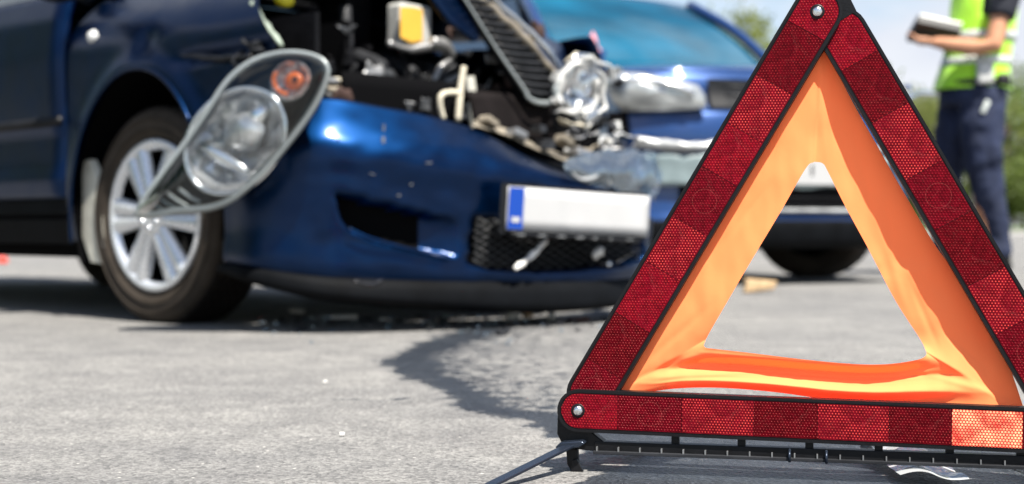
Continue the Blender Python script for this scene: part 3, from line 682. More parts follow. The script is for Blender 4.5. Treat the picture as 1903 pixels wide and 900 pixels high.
# ---- rest of the shell: quarters, roof, glass, floor, tail
def mirror(vf): return [(x, -y, z) for x, y, z in vf[0]], vf[1]
shell_sec = [(-2.28, 1.0, 0.36), (-2.7, 1.02, 0.40), (-3.1, 1.0, 0.36), (-3.28, 0.95, 0.38)]
q = sheet(-2.288, -3.3, 14, dz, lambda z: door_y(z))
q = ([(x, y + 0.10*max(0, (-x-2.9)/0.4)**2, z) for x, y, z in q[0]], q[1])
obj('rear_quarter', q, 'paint_blue', CAR, solid=0.02); obj('rear_quarter', mirror(q), 'paint_blue', CAR, solid=0.02)
obj('left_side', mirror(sheet(-0.41, -2.28, 14, dz, door_y)), 'paint_blue', CAR, solid=0.02)
lf = [(x, 0.79 - 0.10*max(0, (z-0.8)/0.15)**2, z) for x in np.linspace(-0.40, 0.42, 14) for z in np.linspace(0.62, 0.93, 9)]
obj('left_fender', crumple((lf, gfaces(14, 9)), 0.02, 5, 2), 'paint_blue', CAR, solid=0.004)
obj('tailgate', [(x, y, z) for x, z in [(-3.28, 0.30), (-3.34, 0.55), (-3.30, 0.98)] for y in np.linspace(-0.72, 0.72, 9)] and ([(x, y, z) for x, z in [(-3.28, 0.30), (-3.34, 0.55), (-3.30, 0.98)] for y in np.linspace(-0.72, 0.72, 9)], gfaces(3, 9)), 'paint_blue', CAR, solid=0.02)
obj('floor_pan', box((-1.75, 0, 0.27), (2.9, 1.40, 0.18)), 'cavity', CAR, smooth=False)
rw = [[(-0.38, y, 1.01), (-0.72, y*0.92, 1.26), (-1.08, y*0.80, 1.50)] for y in np.linspace(-0.70, 0.70, 7)]
obj('windscreen', gridmesh(surf(rw, 15, 9)), 'car_glass', CAR, solid=0.006)
rf = [[(-1.09, y*0.80, 1.505 - 0.05*(y/0.7)**2), (-1.8, y*0.82, 1.56 - 0.05*(y/0.7)**2), (-2.6, y*0.80, 1.53 - 0.05*(y/0.7)**2), (-3.05, y*0.78, 1.46 - 0.05*(y/0.7)**2)] for y in np.linspace(-0.70, 0.70, 7)]
obj('roof', gridmesh(surf(rf, 15, 12)), 'paint_blue', CAR, solid=0.02)
obj('rear_window', gridmesh(surf([[(-3.31, y, 0.99), (-3.2, y*0.92, 1.25), (-3.06, y*0.78, 1.45)] for y in np.linspace(-0.70, 0.70, 5)], 9, 7)), 'car_glass', CAR, solid=0.006)
for sgn in (-1, 1):
    for xa, xb in ((-0.62, -1.40), (-1.47, -2.25), (-2.32, -3.1)):
        ins = 0.33 if xa == -0.62 else 0.0
        w_ = [(xa, sgn*0.765, 1.005), (xb, sgn*0.765, 1.005), (xb + (0.02 if xb > -3 else .12), sgn*0.60, 1.44), (xa-ins-0.05, sgn*0.60, 1.44)]
        obj('side_window', (w_, [(0, 1, 2, 3)]), 'car_glass', CAR, smooth=False, solid=0.006)
    for path in ([(-0.40, sgn*.715, 1.0), (-0.75, sgn*.66, 1.27), (-1.10, sgn*.575, 1.47)], [(-1.435, sgn*.765, 1.0), (-1.45, sgn*.60, 1.45)], [(-2.285, sgn*.765, 1.0), (-2.29, sgn*.60, 1.47)], [(-3.28, sgn*.71, 0.98), (-3.06, sgn*.56, 1.43)]):
        obj('pillar', tube(path, 0.034, 8), 'paint_blue', CAR)
# ---- wheels
def ring(profile, n): return lathe(profile, n, lambda x, y, h: (x, -h, y))
def make_wheel(r, w, rim):
    hb = obj('wheel', ring([(rim*0.98, 0.0-w*.35), (rim*0.96, w*0.0), (rim*0.90, w*.12), (0.02, w*.12)], 40), 'black_gloss', None)
    tp = [(rim*.97, -w*.42), (rim*1.03, -w*.5), (r*.90, -w*.53), (r*.975, -w*.46), (r, -w*.40), (r, w*.40), (r*.985, w*.45), (r*.965, w*.475), (r*.93, w*.515), (r*.86, w*.53), (rim*1.08, w*.50), (rim*1.02, w*.46), (rim*.985, w*.42)]
    ty = obj('tyre', ring(tp, 64), 'rubber', hb)
    for k_, (a_, b_) in enumerate(((-.38, -.24), (-.20, -.06), (-.02, .12), (.16, .28), (.32, .40))):
        for q_ in range(48):
            an = 2*math.pi*q_/48+.02*k_; V_ = []
            for da in (0, .105):
                for hh in (a_, b_):
                    for rr in (r-.002, r+.006): V_.append((rr*math.cos(an+da), -hh*w, rr*math.sin(an+da)))
            if q_ == 0: blk = []
            blk.append((V_, [(0, 1, 3, 2), (4, 6, 7, 5), (0, 4, 5, 1), (2, 3, 7, 6), (0, 2, 6, 4), (1, 5, 7, 3)]))
        tag(obj('tread', join(*blk), 'tread', hb, smooth=False), kind='stuff')
    for rr in (.80, .905): obj('sidewall_bead', ring([(r*(rr-.006), w*.525), (r*rr, w*.55), (r*(rr+.006), w*.525)], 64), 'rubber', hb)
    return hb
def wheel_cover(parent, rim, w, nsp, mat_='hub_silver'):
    """plastic cover: rim ring, paired spokes, domed centre"""
    V, F = [], []
    parts = [ring([(rim*.985, w*.42), (rim*1.0, w*.485), (rim*.95, w*.50), (rim*.885, w*.46), (rim*.86, w*.40)], 56)]
    parts.append(ring([(rim*.28, w*.40), (rim*.27, w*.52), (rim*.22, w*.55), (rim*.10, w*.545), (0.001, w*.55)], 28))
    c = obj('wheel_cover', join(*parts), mat_, parent)
    for k in range(nsp):
        for off in (-0.088, 0.088):
            a = 2*math.pi*k/nsp + 0.25
            prof = []
            for q, rr in enumerate(np.linspace(rim*.22, rim*.90, 6)):
                wd = rim*(0.072 + 0.062*q/5); sp = off*(0.75+0.65*q/5)*rim
                hgt = w*(.525 - .05*q/5)
                for dx, dh in ((-wd, -w*.12), (-wd*.8, -0.002), (0, 0.003), (wd*.8, -0.002), (wd, -w*.12)):
                    tx = sp+dx; px_, py_ = rr*math.cos(a)-tx*math.sin(a), rr*math.sin(a)+tx*math.cos(a)
                    prof.append((px_, -(hgt+dh), py_))
            obj('spoke', (prof, gfaces(6, 5)), mat_, parent, solid=0.0)
        # bolts
        a2 = a+math.pi/nsp
        obj('wheel_bolt', lathe([(0.009, 0), (0.008, 0.008), (0.0001, 0.009)], 8, lambda x, y, h, a2=a2: (rim*.17*math.cos(a2)+x, -(w*.545+h), rim*.17*math.sin(a2)+y)), 'chrome_soft', parent)
w0 = make_wheel(0.31, 0.195, 0.225); w0.parent = CAR; w0.location = (0, -0.665, 0.31); w0.rotation_euler = (0, R(14), R(2))
wheel_cover(w0, 0.222, 0.195, 6)
w0['label'] = 'front wheel with silver spoked cover'
for (x, y, rz) in ((-2.45, -0.665, 0), (-2.45, 0.665, 180), (0.0, 0.665, 172)):
    c = copy_tree(w0, CAR); c.location = (x, y, 0.31); c.rotation_euler = (0, R(14), R(rz)); c.pop('label', None)
liner = [(0.40*math.cos(a)*0.93, y, 0.315+0.43*math.sin(a)) for a in np.linspace(R(200), R(-10), 30) for y in (-0.785, -0.60, -0.42)]
obj('arch_liner', (liner, gfaces(30, 3)), 'cavity', CAR)
obj('inner_wall', box((0.0, -0.43, 0.55), (0.95, 0.02, 0.62)), 'cavity', CAR, smooth=False)
fl = [S(u, v, -.775) for u, v in [(152, 300), (166, 296), (176, 322), (187, 362), (190, 420), (196, 492), (168, 488), (152, 440)]]
fl2 = [(x+0.012, y+0.02, z) for x, y, z in fl]; n = len(fl)
obj('mud_flap', (fl+fl2, [tuple(range(n)), tuple(range(n, 2*n))[::-1]]+[(i, (i+1) % n, n+(i+1) % n, n+i) for i in range(n)]), 'flap_beige', CAR, smooth=False, bevel=0.004)['label'] = 'pale dirty splash guard behind the front wheel'
# ---- bumper, hanging low and twisted
cols = [  # plan x, y, outward direction, photographed heights of: top edge, crease, face, lower face, ridge, under edge
    (0.40, -0.795, (0.0, -1.0), (325, 345, 380, 430, 474, 490)),
    (0.55, -0.800, (0.15, -1.0), (208, 278, 335, 420, 480, 500)),
    (0.69, -0.715, (0.75, -0.66), (181, 262, 330, 430, 490, 514)),
    (0.79, -0.545, (0.90, -0.43), (199, 281, 350, 440, 500, 521)),
    (0.87, -0.300, (0.97, -0.24), (232, 303, 360, 440, 505, 524)),
    (0.925, -0.060, (0.99, -0.10), (296, 326, 372, 440, 508, 525)),
    (0.950, 0.170, (1.0, 0.0), (342, 358, 388, 440, 502, 522)),
    (0.90, 0.420, (0.80, 0.6), (395, 405, 425, 450, 492, 512))]
offs = (-0.082, 0.0, 0.004, 0.000, 0.007, 0.002)
ctrl = []
for x, y, nrm, vs in cols:
    row = []
    for o_, v in zip(offs, vs):
        X, Y = x+nrm[0]*o_, y+nrm[1]*o_; row.append((X, Y, CA.z(X, Y, v)))
    ctrl.append(row)
NU, NV = 190, 76
bg = surf(ctrl, NU, NV)
slot = [(626, 363), (700, 378), (800, 401), (845, 409), (850, 478), (790, 466), (700, 446), (655, 426), (636, 402)]
lowg = [(884, 403), (1000, 418), (1190, 430), (1200, 480), (1150, 497), (1000, 505), (905, 501), (874, 488)]
dep = np.zeros((NU, NV)); black = np.zeros((NU, NV), bool)
for i in range(NU):
    for j in range(NV):
        u, v = CA.px(*bg[i, j])
        if inpoly(u, v, slot):
            dep[i, j] = 0.06 if u < 790 else 0.06*max(0.15, (852-u)/62); black[i, j] = u < 800
        elif inpoly(u, v, lowg): dep[i, j] = 0.07; black[i, j] = True
for i in range(NU):
    for j in range(NV):
        if dep[i, j]: bg[i, j, 0] -= dep[i, j]*0.9; bg[i, j, 1] += 0.2*dep[i, j]
bg += np.array([[[0.006*NZ.noise(Vector((p[0]*5, p[1]*4, p[2]*7)))+0.002*NZ.noise(Vector((p[0]*19, p[1]*15, p[2]*25))), 0, 0.003*NZ.noise(Vector((p[1]*6, 3, p[2]*3)))] for p in r] for r in bg])
bump = obj('bumper', gridmesh(bg), 'paint_blue', CAR); bump['label'] = 'torn blue front bumper hanging low'
bump.data.materials.append(M['cavity'])
for k, p in enumerate(bump.data.polygons):
    i, j = divmod(k, NV-1)
    if black[i, j] and black[i+1, j] and black[i, j+1] and black[i+1, j+1]: p.material_index = 1
sm = bump.modifiers.new('smooth', 'SMOOTH'); sm.factor = 0.4; sm.iterations = 2
sl = bump.modifiers.new('solid', 'SOLIDIFY'); sl.thickness = 0.004; sl.offset = -1; sl.use_rim = True
# bright lower lip of the slot, cracked corner flap at the top
def on(u, v, x): return FR(u, v, x)
obj('slot_lip', tube([on(648, 424, .755), on(690, 444, .785), on(760, 464, .822), on(840, 484, .862)], [0.003, 0.006, 0.006, 0.003], 7, 24), 'paint_blue', bump)
obj('tow_cover', tube([on(656, 292, .775), on(672, 288, .785), on(680, 300, .79)], 0.008, 6, 8), 'red_plastic', bump) if False else None
# mesh of the lower opening
bars = []
for k in range(-10, 24):
    for sgn in (1, -1):
        seg = []
        for t in np.linspace(0, 1, 40):
            v = 405 + 100*t; u = 880 + k*23 + sgn*110*(t-0.5)*1.5
            if inpoly(u, v, lowg): seg.append(FR(u, v, 0.895 - 0.25*max(0, (945-u)/500)))
            elif seg: break
        if len(seg) > 2: bars.append(tube([seg[0], seg[-1]], 0.0017, 4))
obj('grille_mesh', join(*bars), 'mesh_grey', bump)
obj('broken_strut', crumple(tube([on(958, 498, .93), on(985, 478, .93), on(1016, 448, .93)], [0.006, 0.009, 0.007], 7, 18), 0.006, 60), 'debris_white', bump)
sx = on(1112, 470, .945); obj('hanging_clip', crumple(tube([(sx[0], sx[1]-.02, sx[2]-.01), sx, (sx[0], sx[1]+.015, sx[2]+.015)], [0.008, 0.014, 0.008], 7, 10), 0.008, 70), 'debris_white', bump)
sx = on(1131, 491, .955); obj('bolt_head', lathe([(0.008, 0), (0.007, 0.006), (0.0001, 0.009)], 10, lambda x, y, h: (sx[0]+h, sx[1]+x, sx[2]+y)), 'chrome', bump)
# black lip spoiler under the bumper
lc = []
vb = [(488, 494, 506, 512), (498, 506, 528, 536), (513, 528, 552, 560), (520, 540, 566, 572), (523, 545, 576, 580), (524, 547, 578, 581), (521, 543, 570, 573), (510, 528, 554, 557)]
for (x, y, nrm, vs), vv in zip(cols, vb):
    row = []
    for o_, v in zip((0.004, 0.020, 0.014, -0.08), vv):
        X, Y = x+nrm[0]*o_, y+nrm[1]*o_; row.append((X, Y, CA.z(X, Y, v)))
    lc.append(row)
lip = obj('lip_spoiler', gridmesh(surf(lc, 90, 14)), 'lip_plastic', bump, solid=0.004)
lc2 = [[(p[0]+0.004, p[1], p[2]) for p in r] for r in lc]
obj('lip_step', tube([on(655, 522, .80), on(690, 530, .82), on(712, 520, .83)], [0.004, 0.009, 0.004], 6, 10), 'black_gloss', bump)
# number plate: blank white with a blue band
A_, B_ = FR(945, 346, 0.952), FR(1206, 365, 1.035)
C_, D_ = FR(1202, 440, 1.035), FR(940, 427, 0.952)
def plate_pt(s, t, out=0.0):
    a, b, c, d = map(np.array, (A_, B_, C_, D_)); p = (a*(1-s)+b*s)*(1-t)+(d*(1-s)+c*s)*t
    p[0] += out + 0.006*math.sin(s*7) - 0.006*math.exp(-((s-.42)/.06)**2); return tuple(p)
def plate_sheet(s0, s1, t0, t1, out, n=24):
    return [plate_pt(s, t, out) for s in np.linspace(s0, s1, n) for t in np.linspace(t0, t1, 5)], gfaces(n, 5)
pl = obj('number_plate', plate_sheet(0.0, 1, 0, 1, 0.0), 'plate_white', CAR, solid=0.003); pl['label'] = 'blank white number plate with a blue band'
obj('plate_band', plate_sheet(0.004, 0.098, 0.02, 0.98, 0.0025, 6), 'plate_blue', pl)
obj('plate_mark', plate_sheet(0.025, 0.075, 0.70, 0.82, 0.004, 4), 'plate_white', pl)
fr_pts = [plate_pt(-0.02, -0.06, -.006), plate_pt(0.5, -0.06, -.006), plate_pt(0.62, -0.05, -.006)]
obj('plate_holder', join(plate_sheet(-0.03, 0.99, -0.07, 1.10, -0.008), tube([plate_pt(0.03, 1.09, 0.0), plate_pt(0.5, 1.09, 0.0), plate_pt(0.94, 1.12, 0.0)], 0.007, 6, 20)), 'black_plastic', pl)
for s in (0.08, 0.22, 0.36, 0.5, 0.62, 0.74, 0.86): obj('holder_clip', box(plate_pt(s, 1.10, 0.007), (0.006, 0.03, 0.005)), 'steel_grey', pl, smooth=False)
# scrapes of pale primer
for (u, v, du, dv) in ((711, 243, 2.2, 9), (714, 262, 2.4, 6), (764, 344, 3, 1.5), (742, 357, 4, 1.5), (628, 255, 1.4, 1.4), (800, 300, 8, .8), (690, 322, 6, .8)):
    p_ = FR(u, v, .80)
    ii = min(((CA.px(*bg[i, j])[0]-u)**2+(CA.px(*bg[i, j])[1]-v)**2, i, j) for i in range(20, 150, 1) for j in range(0, NV, 2)); p_ = bg[ii[1], ii[2]]
    obj('scrape', crumple(box((p_[0]+.003, p_[1]-.002, p_[2]), (.003, du*2/700, dv*2/700)), .003, 60, int(du)), 'steel_grey', bump, smooth=False)
# ---- engine bay
obj('firewall', box((-0.34, 0, 0.62), (0.02, 1.36, 0.78)), 'cavity', CAR, smooth=False)
obj('engine_floor', box((0.10, 0, 0.24), (0.88, 1.2, 0.02)), 'cavity', CAR, smooth=False)
obj('inner_wall', box((0.10, 0.60, 0.55), (0.88, 0.02, 0.6)), 'cavity', CAR, smooth=False)
obj('inner_wall', box((0.30, -0.60, 0.56), (0.50, 0.015, 0.60)), 'engine_dark', CAR, smooth=False)
obj('crossmember', crumple(tube([(0.58, -0.62, 0.47), (0.66, -0.3, 0.46), (0.70, 0.0, 0.44), (0.66, 0.35, 0.42), (0.58, 0.55, 0.42)], 0.05, 10, 30), 0.01, 9), 'engine_dark', CAR)
rad = [[(0.60, y, z) for z in (0.24, 0.45, 0.60, 0.70)] for y in np.linspace(-0.55, 0.0, 4)]
obj('radiator_support', gridmesh(surf(rad, 12, 8)), 'cavity', CAR, solid=0.01)
condenser = [FR(868, 170, .64), FR(1035, 185, .64), FR(1035, 275, .66), FR(890, 235, .66)]
cg = [[np.array(condenser[0])*(1-s)*(1-t)+np.array(condenser[1])*s*(1-t)+np.array(condenser[3])*(1-s)*t+np.array(condenser[2])*s*t for t in np.linspace(0, 1, 6)] for s in np.linspace(0, 1, 10)]
obj('condenser', crumple(gridmesh(np.array(cg)), 0.012, 8), 'radiator', CAR, solid=0.02)
lower = [[(0.56, y, z) for z in (0.24, 0.45, 0.60, 0.70)] for y in np.linspace(0.05, 0.55, 4)]
obj('radiator', crumple(gridmesh(surf(lower, 12, 8)), 0.01, 6), 'cavity', CAR, solid=0.02)
# engine: block, cover ribs, intake runners, pulley, hoses
eng = obj('engine', join(box((0.12, 0.05, 0.50), (0.50, 0.62, 0.46)), box((0.10, 0.0, 0.76), (0.36, 0.46, 0.10))), 'engine_dark', CAR, smooth=False, bevel=0.02)
for k in range(5): obj('cover_rib', box((0.12, -0.18+0.09*k, 0.82), (0.34, 0.018, 0.02)), 'engine_dark', eng, smooth=False, bevel=0.003)
for k in range(4): obj('intake_runner', tube([(0.36, -0.20+0.11*k, 0.52), (0.42, -0.20+0.11*k, 0.62), (0.38, -0.20+0.11*k, 0.74), (0.24, -0.2+0.11*k, 0.80)], 0.026, 9, 16), 'dark_grey', eng)
obj('pulley', lathe([(0.001, .03), (.03, .03), (.035, .02), (.075, .02), (.08, 0), (.07, -.01)], 28, lambda x, y, h: (0.40+h, -0.36+x, 0.56+y)), 'steel_grey', eng)
obj('manifold', crumple(tube([FR(515, 55, .22), FR(560, 58, .24), FR(612, 70, .26)], [0.035, 0.04, 0.03], 10, 14), 0.012, 14), 'brown_rust', CAR)
obj('battery', box(FR(640, 45, .12), (0.14, 0.10, 0.16)), 'engine_dark', CAR, smooth=False, bevel=0.008)
obj('strut_post', tube([FR(640, 10, .32), FR(645, 80, .30), FR(640, 120, .3)], 0.020, 8), 'dark_grey', CAR)
# grey washer bottle with its yellow label, on a bracket
rc = FR(768, 48, .40)
res = obj('reservoir', crumple(box((rc[0]-.03, rc[1]+0.01, rc[2]), (0.07, 0.130, 0.135)), 0.004, 9), 'reservoir', CAR, bevel=0.012, auto=40); res['label'] = 'grey reservoir with a yellow label'
y0, y1 = FR(741, 12, .41), FR(782, 80, .41)
obj('label_sticker', ([(0.416, y0[1]+(y1[1]-y0[1])*s, zz) for s, zz in ((0, y1[2]+.008), (.5, y1[2]-.004), (1, y1[2]+.006), (1, y0[2]), (.5, y0[2]+.002), (0, y0[2]-.002))], [(0, 1, 4, 5), (1, 2, 3, 4)]), 'yellow_label', res, smooth=False, solid=-0.002)
obj('bracket_arm', crumple(join(tube([FR(722, 78, .43), FR(760, 92, .44), FR(800, 88, .45), FR(830, 95, .46)], [0.012, 0.013, 0.016, 0.014], 8, 20), tube([FR(800, 80, .46), FR(825, 85, .46), FR(840, 105, .46)], [0.018, 0.024, 0.016], 8, 10)), 0.008, 25), 'steel_grey', CAR)
for i, path in enumerate([[(806, 150), (820, 125), (838, 112)], [(806, 155), (825, 140), (846, 122)], [(815, 162), (835, 150), (852, 140)]]):
    obj('hose', tube([FR(u, v, .50) for u, v in path], [0.008, 0.011, 0.008], 8, 14), 'dark_grey' if i == 1 else 'steel_grey', CAR)
obj('pipe', tube([FR(862, 124, .66), FR(856, 165, .66), FR(851, 226, .66)], [0.008, 0.0095, 0.009], 9, 16), 'cream', CAR)['label'] = 'upright cream pipe'
obj('pipe', tube([FR(824, 222, .66), FR(818, 196, .66), FR(820, 178, .66), FR(834, 172, .66), FR(854, 173, .66)], 0.008, 9, 24), 'cream', CAR)['label'] = 'bent cream pipe'
obj('radiator_edge', crumple(box(tuple(np.array(FR(878, 190, .635))), (0.01, 0.035, 0.15), Matrix.Rotation(0.18, 3, 'X')), 0.004, 20), 'flap_beige', CAR, smooth=False)
for path, m_ in (([(622, 149), (660, 156), (690, 158), (732, 166)], 'cream'), ([(600, 166), (640, 170), (684, 177)], 'cream_dirty'), ([(684, 180), (715, 168), (765, 164)], 'cream_dirty'), ([(600, 152), (612, 150), (626, 151)], 'steel_grey'), ([(770, 205), (785, 200), (800, 208)], 'cream_dirty')):
    obj('rod', crumple(tube([FR(u, v, .58) for u, v in path], [0.008, 0.011, 0.009], 8, 18), 0.004, 30), m_, CAR)
obj('filler_cap', lathe([(0.001, .018), (.024, .018), (.03, .01), (.03, -.02)], 18, lambda x, y, h, c=FR(530, -2, .30): (c[0]+h*.6, c[1]+x, c[2]+y*.8)), 'yellow_cap', CAR)['label'] = 'yellow cap deep in the engine bay'
for k in range(34):
    rnd = random.Random(k); p0 = FR(rnd.uniform(560, 1000), rnd.uniform(110, 200), .45); p1 = (p0[0]+rnd.uniform(-.15, .05), p0[1]+rnd.uniform(-.2, .2), p0[2]+rnd.uniform(-.1, .12)); mid = ((p0[0]+p1[0])/2, (p0[1]+p1[1])/2, (p0[2]+p1[2])/2-rnd.uniform(.02, .08))
    obj('wire', tube([p0, mid, p1], 0.004 + 0.004*rnd.random(), 6, 14), rnd.choice(['black_plastic', 'engine_dark', 'dark_grey', 'steel_grey']), CAR)
for k in range(46):
    rnd = random.Random(900+k); u_, v_ = rnd.uniform(560, 1000), rnd.uniform(40, 215); c = FR(u_, v_, rnd.uniform(.25, .55))
    if v_ > 120+ (u_-600)*.3: c = FR(u_, v_, .62)
    if 700 < u_ < 830 and v_ < 110: continue
    w_, h_ = rnd.uniform(.02, .07), rnd.uniform(.015, .05)
    g_ = [[(c[0]+.02*math.sin(3*a*h_*60)*b, c[1]+a*w_, c[2]+b*h_) for b in (-.5, 0, .5)] for a in (-.5, 0, .5)]
    obj('bracket', crumple(gridmesh(surf(g_, 6, 6)), .014, 30, k), rnd.choice(['dark_grey', 'steel_grey', 'engine_dark', 'brown_rust', 'mesh_grey', 'black_plastic']), CAR, solid=.002)
# crushed foam and bits along the torn top of the bumper
fo_ = [[FR(u, v+dv, .80+dx) for dv, dx in ((-9, -.07), (-5, -.03), (-1, .0), (2, .01))] for u, v in ((880, 232), (915, 240), (950, 254), (985, 272), (1020, 286), (1060, 300), (1095, 304))]
fm = obj('crushed_foam', crumple(crumple(gridmesh(surf(fo_, 60, 12)), 0.008, 11, 3), 0.003, 45, 5), 'cream_dirty', CAR, solid=0.003); fm['label'] = 'crushed beige foam along the torn bumper top'
for k, (u, v, w_, h_) in enumerate(((908, 226, .05, .018), (962, 250, .06, .022), (1012, 268, .05, .03), (1048, 262, .05, .02), (1078, 284, .06, .02), (1000, 240, .03, .02))):
    obj('foam_chunk', crumple(box(FR(u, v, .80), (.04, w_, h_), Matrix.Rotation(-.35+.2*(k % 3), 3, 'X')), .010, 35, k), ('cream_dirty', 'steel_grey', 'dark_grey')[k % 3], CAR, smooth=False, bevel=.003)
# ---- bonnet, buckled
hood = [
    [(-0.40, -0.66, 1.005), (-0.05, -0.66, 1.00), (0.28, -0.65, 1.01), (0.50, -0.60, 0.99)],
    [(-0.40, -0.38, 1.03), (-0.05, -0.36, 1.08), (0.26, -0.36, 1.11), (0.44, -0.36, 1.12)],
    [(-0.40, -0.12, 1.04), (-0.05, -0.12, 1.12), (0.26, -0.14, 1.15), (0.44, -0.14, 1.12)],
    [(-0.40, 0.12, 1.04), (-0.05, 0.10, 1.10), (0.30, 0.08, 1.09), (0.59, 0.01, 0.955)],
    [(-0.40, 0.36, 1.03), (-0.05, 0.34, 1.06), (0.32, 0.26, 1.00), (0.60, 0.17, 0.88)],
    [(-0.40, 0.58, 1.01), (-0.02, 0.56, 1.01), (0.30, 0.52, 0.955), (0.60, 0.325, 0.765)],
    [(-0.40, 0.70, 0.98), (-0.02, 0.71, 0.965), (0.26, 0.69, 0.93), (0.46, 0.55, 0.815)]]
hg = surf(hood, 80, 50)
bon = obj('bonnet', crumple(gridmesh(hg), 0.012, 5, 1), 'paint_blue', CAR, solid=0.006); bon['label'] = 'buckled blue bonnet bent upwards'
wedge = [FR(795, -14, .63), FR(860, -14, .63), FR(893, 72, .645), FR(884, 78, .64), FR(835, 40, .632)]
wv = wedge + [(x-.02, y, z) for x, y, z in wedge]
obj('bonnet_flap', (wv, [(0, 1, 2, 3, 4), (9, 8, 7, 6, 5)]+[(i, (i+1) % 5, 5+(i+1) % 5, 5+i) for i in range(5)]), 'paint_blue', bon, smooth=False, bevel=0.003)
# upper grille with slats, torn up with the bonnet
gl_ = lambda t: (855+(985-855)*t, -15+(190+15)*t)
gr_ = lambda t: (900+(1035-900)*t, -12+(140+12)*t)
gp = [FR(*gl_(0), .648), FR(*gr_(0), .648), FR(*gr_(1), .66), FR(1028, 186, .665), FR(990, 192, .668), FR(*gl_(0.97), .665)]
gpb = [(x-.03, y, z) for x, y, z in gp]; n = len(gp)
gri = obj('grille', (gp+gpb, [tuple(range(n)), tuple(range(n, 2*n))[::-1]]+[(i, (i+1) % n, n+(i+1) % n, n+i) for i in range(n)]), 'black_plastic', CAR, smooth=False); gri['label'] = 'black slatted radiator grille bent upwards'
for k in range(13):
    vv = -2 + 14.2*k
    tl = (vv+15)/205.0; ul = gl_(tl)[0]; tr = (vv+6+12)/152.0
    ur, vr = (gr_(tr)[0], vv+6) if tr < 1 else (np.interp(vv, [140, 186], [1034, 1020]), vv+6)
    a, b = np.array(FR(ul+3, vv, .664)), np.array(FR(ur-4, vr, .668))
    obj('slat', tube([a, (a+b)/2+np.array([.004, 0, -.003]), b], [0.0062]*3, 6, 5), 'dark_grey', gri)
obj('grille_rim', join(tube([FR(*gl_(0), .67), FR(*gl_(.5), .675), FR(972, 164, .68), FR(982, 182, .682), FR(1000, 191, .684), FR(1022, 190, .682), FR(1034, 172, .68)], [0.004, 0.005, 0.007, 0.008, 0.008, 0.007], 8, 40)), 'bezel_silver', gri)
obj('grille_edge', crumple(tube([FR(878, -14, .655), FR(925, 26, .662), FR(985, 84, .665), FR(1036, 142, .672)], [0.014, 0.014, 0.015, 0.010], 8, 40), 0.008, 22), 'cream_dirty', gri)
obj('grille_trim', crumple(tube([FR(905, -14, .645), FR(960, 36, .65), FR(1010, 84, .655), FR(1044, 128, .66)], [0.006, 0.008, 0.010, 0.007], 8, 40), 0.004, 22, 2), 'chrome_soft', gri)
# ---- dangling right headlight
YH = lambda u, v: 3.60 + (600-u)*0.00042
def hl(u, v, d=0.0):                     # point in the lamp, d metres behind its rim
    X, Y, Z = P(u, v, YH(u, v)); return CA.loc(X-0.25*d, Y+0.96*d, Z-0.08*d)
outl = [(250, 401), (262, 372), (300, 318), (345, 258), (385, 200), (412, 158), (440, 128), (475, 106), (520, 94), (562, 94), (596, 104), (612, 122), (611, 146), (596, 184), (570, 226), (535, 272), (496, 318), (460, 352), (425, 377), (385, 390), (330, 394), (285, 402)]
ol = cr1(outl+[outl[0]], 111)[:-1]; ctr = np.array([440.0, 245.0])
def inset(px_):
    out = []; n = len(ol)
    for i in range(n):
        a, b = ol[i-1], ol[(i+1) % n]; t = (b-a)/np.linalg.norm(b-a); nr = np.array([-t[1], t[0]])
        if np.dot(nr, ctr-ol[i]) < 0: nr = -nr
        out.append(ol[i] + nr*px_)
    return np.array(out)
def rings(levels):
    V = []
    for pts, d in levels: V += [hl(u, v, d) for u, v in pts]
    return V, gfaces(len(levels), len(ol), cv=True)
shr = lambda k: ctr + (ol-ctr)*k
hv, hf = rings([(inset(3), 0.012), (ol, 0.03), (ol, 0.07), (shr(.93), 0.11), (shr(.74), 0.16), (shr(.45), 0.19), (shr(.05), 0.195)])
HLB = obj('headlight', (hv, hf), 'lamp_back', CAR); HLB['label'] = 'headlight torn out and dangling in front of the wheel'
obj('bezel', rings([(ol, 0.034), (inset(-2.5), 0.018), (inset(0), 0.005), (inset(4), 0.001), (inset(8), 0.004), (inset(10), 0.014), (inset(11), 0.045)]), 'bezel_silver', HLB)
fv_, ff_ = rings([(inset(10), 0.028), (inset(15), 0.060), (ctr+(ol-ctr)*.75, 0.115), (ctr+(ol-ctr)*.5, 0.135), (ctr+(ol-ctr)*.04, 0.14)])
obj('lamp_floor', (fv_, ff_), 'lamp_floor', HLB)
def bowl(name, c, ru, rv, ang, prof, m_, n=48, facet=0):
    ca, sa = math.cos(ang), math.sin(ang); V = []
    for r, d in prof:
        for k in range(n):
            w = 2*math.pi*k/n; rr = r*(1+facet*(0.5 if k % 2 else -0.5)); x, y = rr*ru*math.cos(w), rr*rv*math.sin(w)
            dj = d + (0.006*math.sin(k*2.7+r*19) if facet and 0.1 < r < 0.95 else 0)
            V.append(hl(c[0]+x*ca-y*sa, c[1]+x*sa+y*ca, dj))
    return obj(name, (V, gfaces(len(prof), n, cv=True)), m_, HLB, smooth=not facet)
mainp = [(1.04, .125), (1.04, .052), (1.03, .026), (1.0, .022), (.96, .026), (.86, .055), (.66, .085), (.42, .105), (.20, .115), (.15, .10), (.02, .098)]
bowl('main_reflector', (438, 260), 106, 82, R(128), mainp, 'chrome_facet', 22, 0.03)
bowl('reflector_ring', (438, 260), 108, 84, R(128), [(1.05, .050), (1.04, .018), (1.0, .012), (.955, .020), (.95, .04)], 'chrome_soft')
bowl('inner_lens', (458, 240), 40, 36, R(128), [(1.0, .075), (1.0, .05), (.88, .035), (.6, .022), (.3, .016), (.02, .014)], 'chrome_facet', 32)
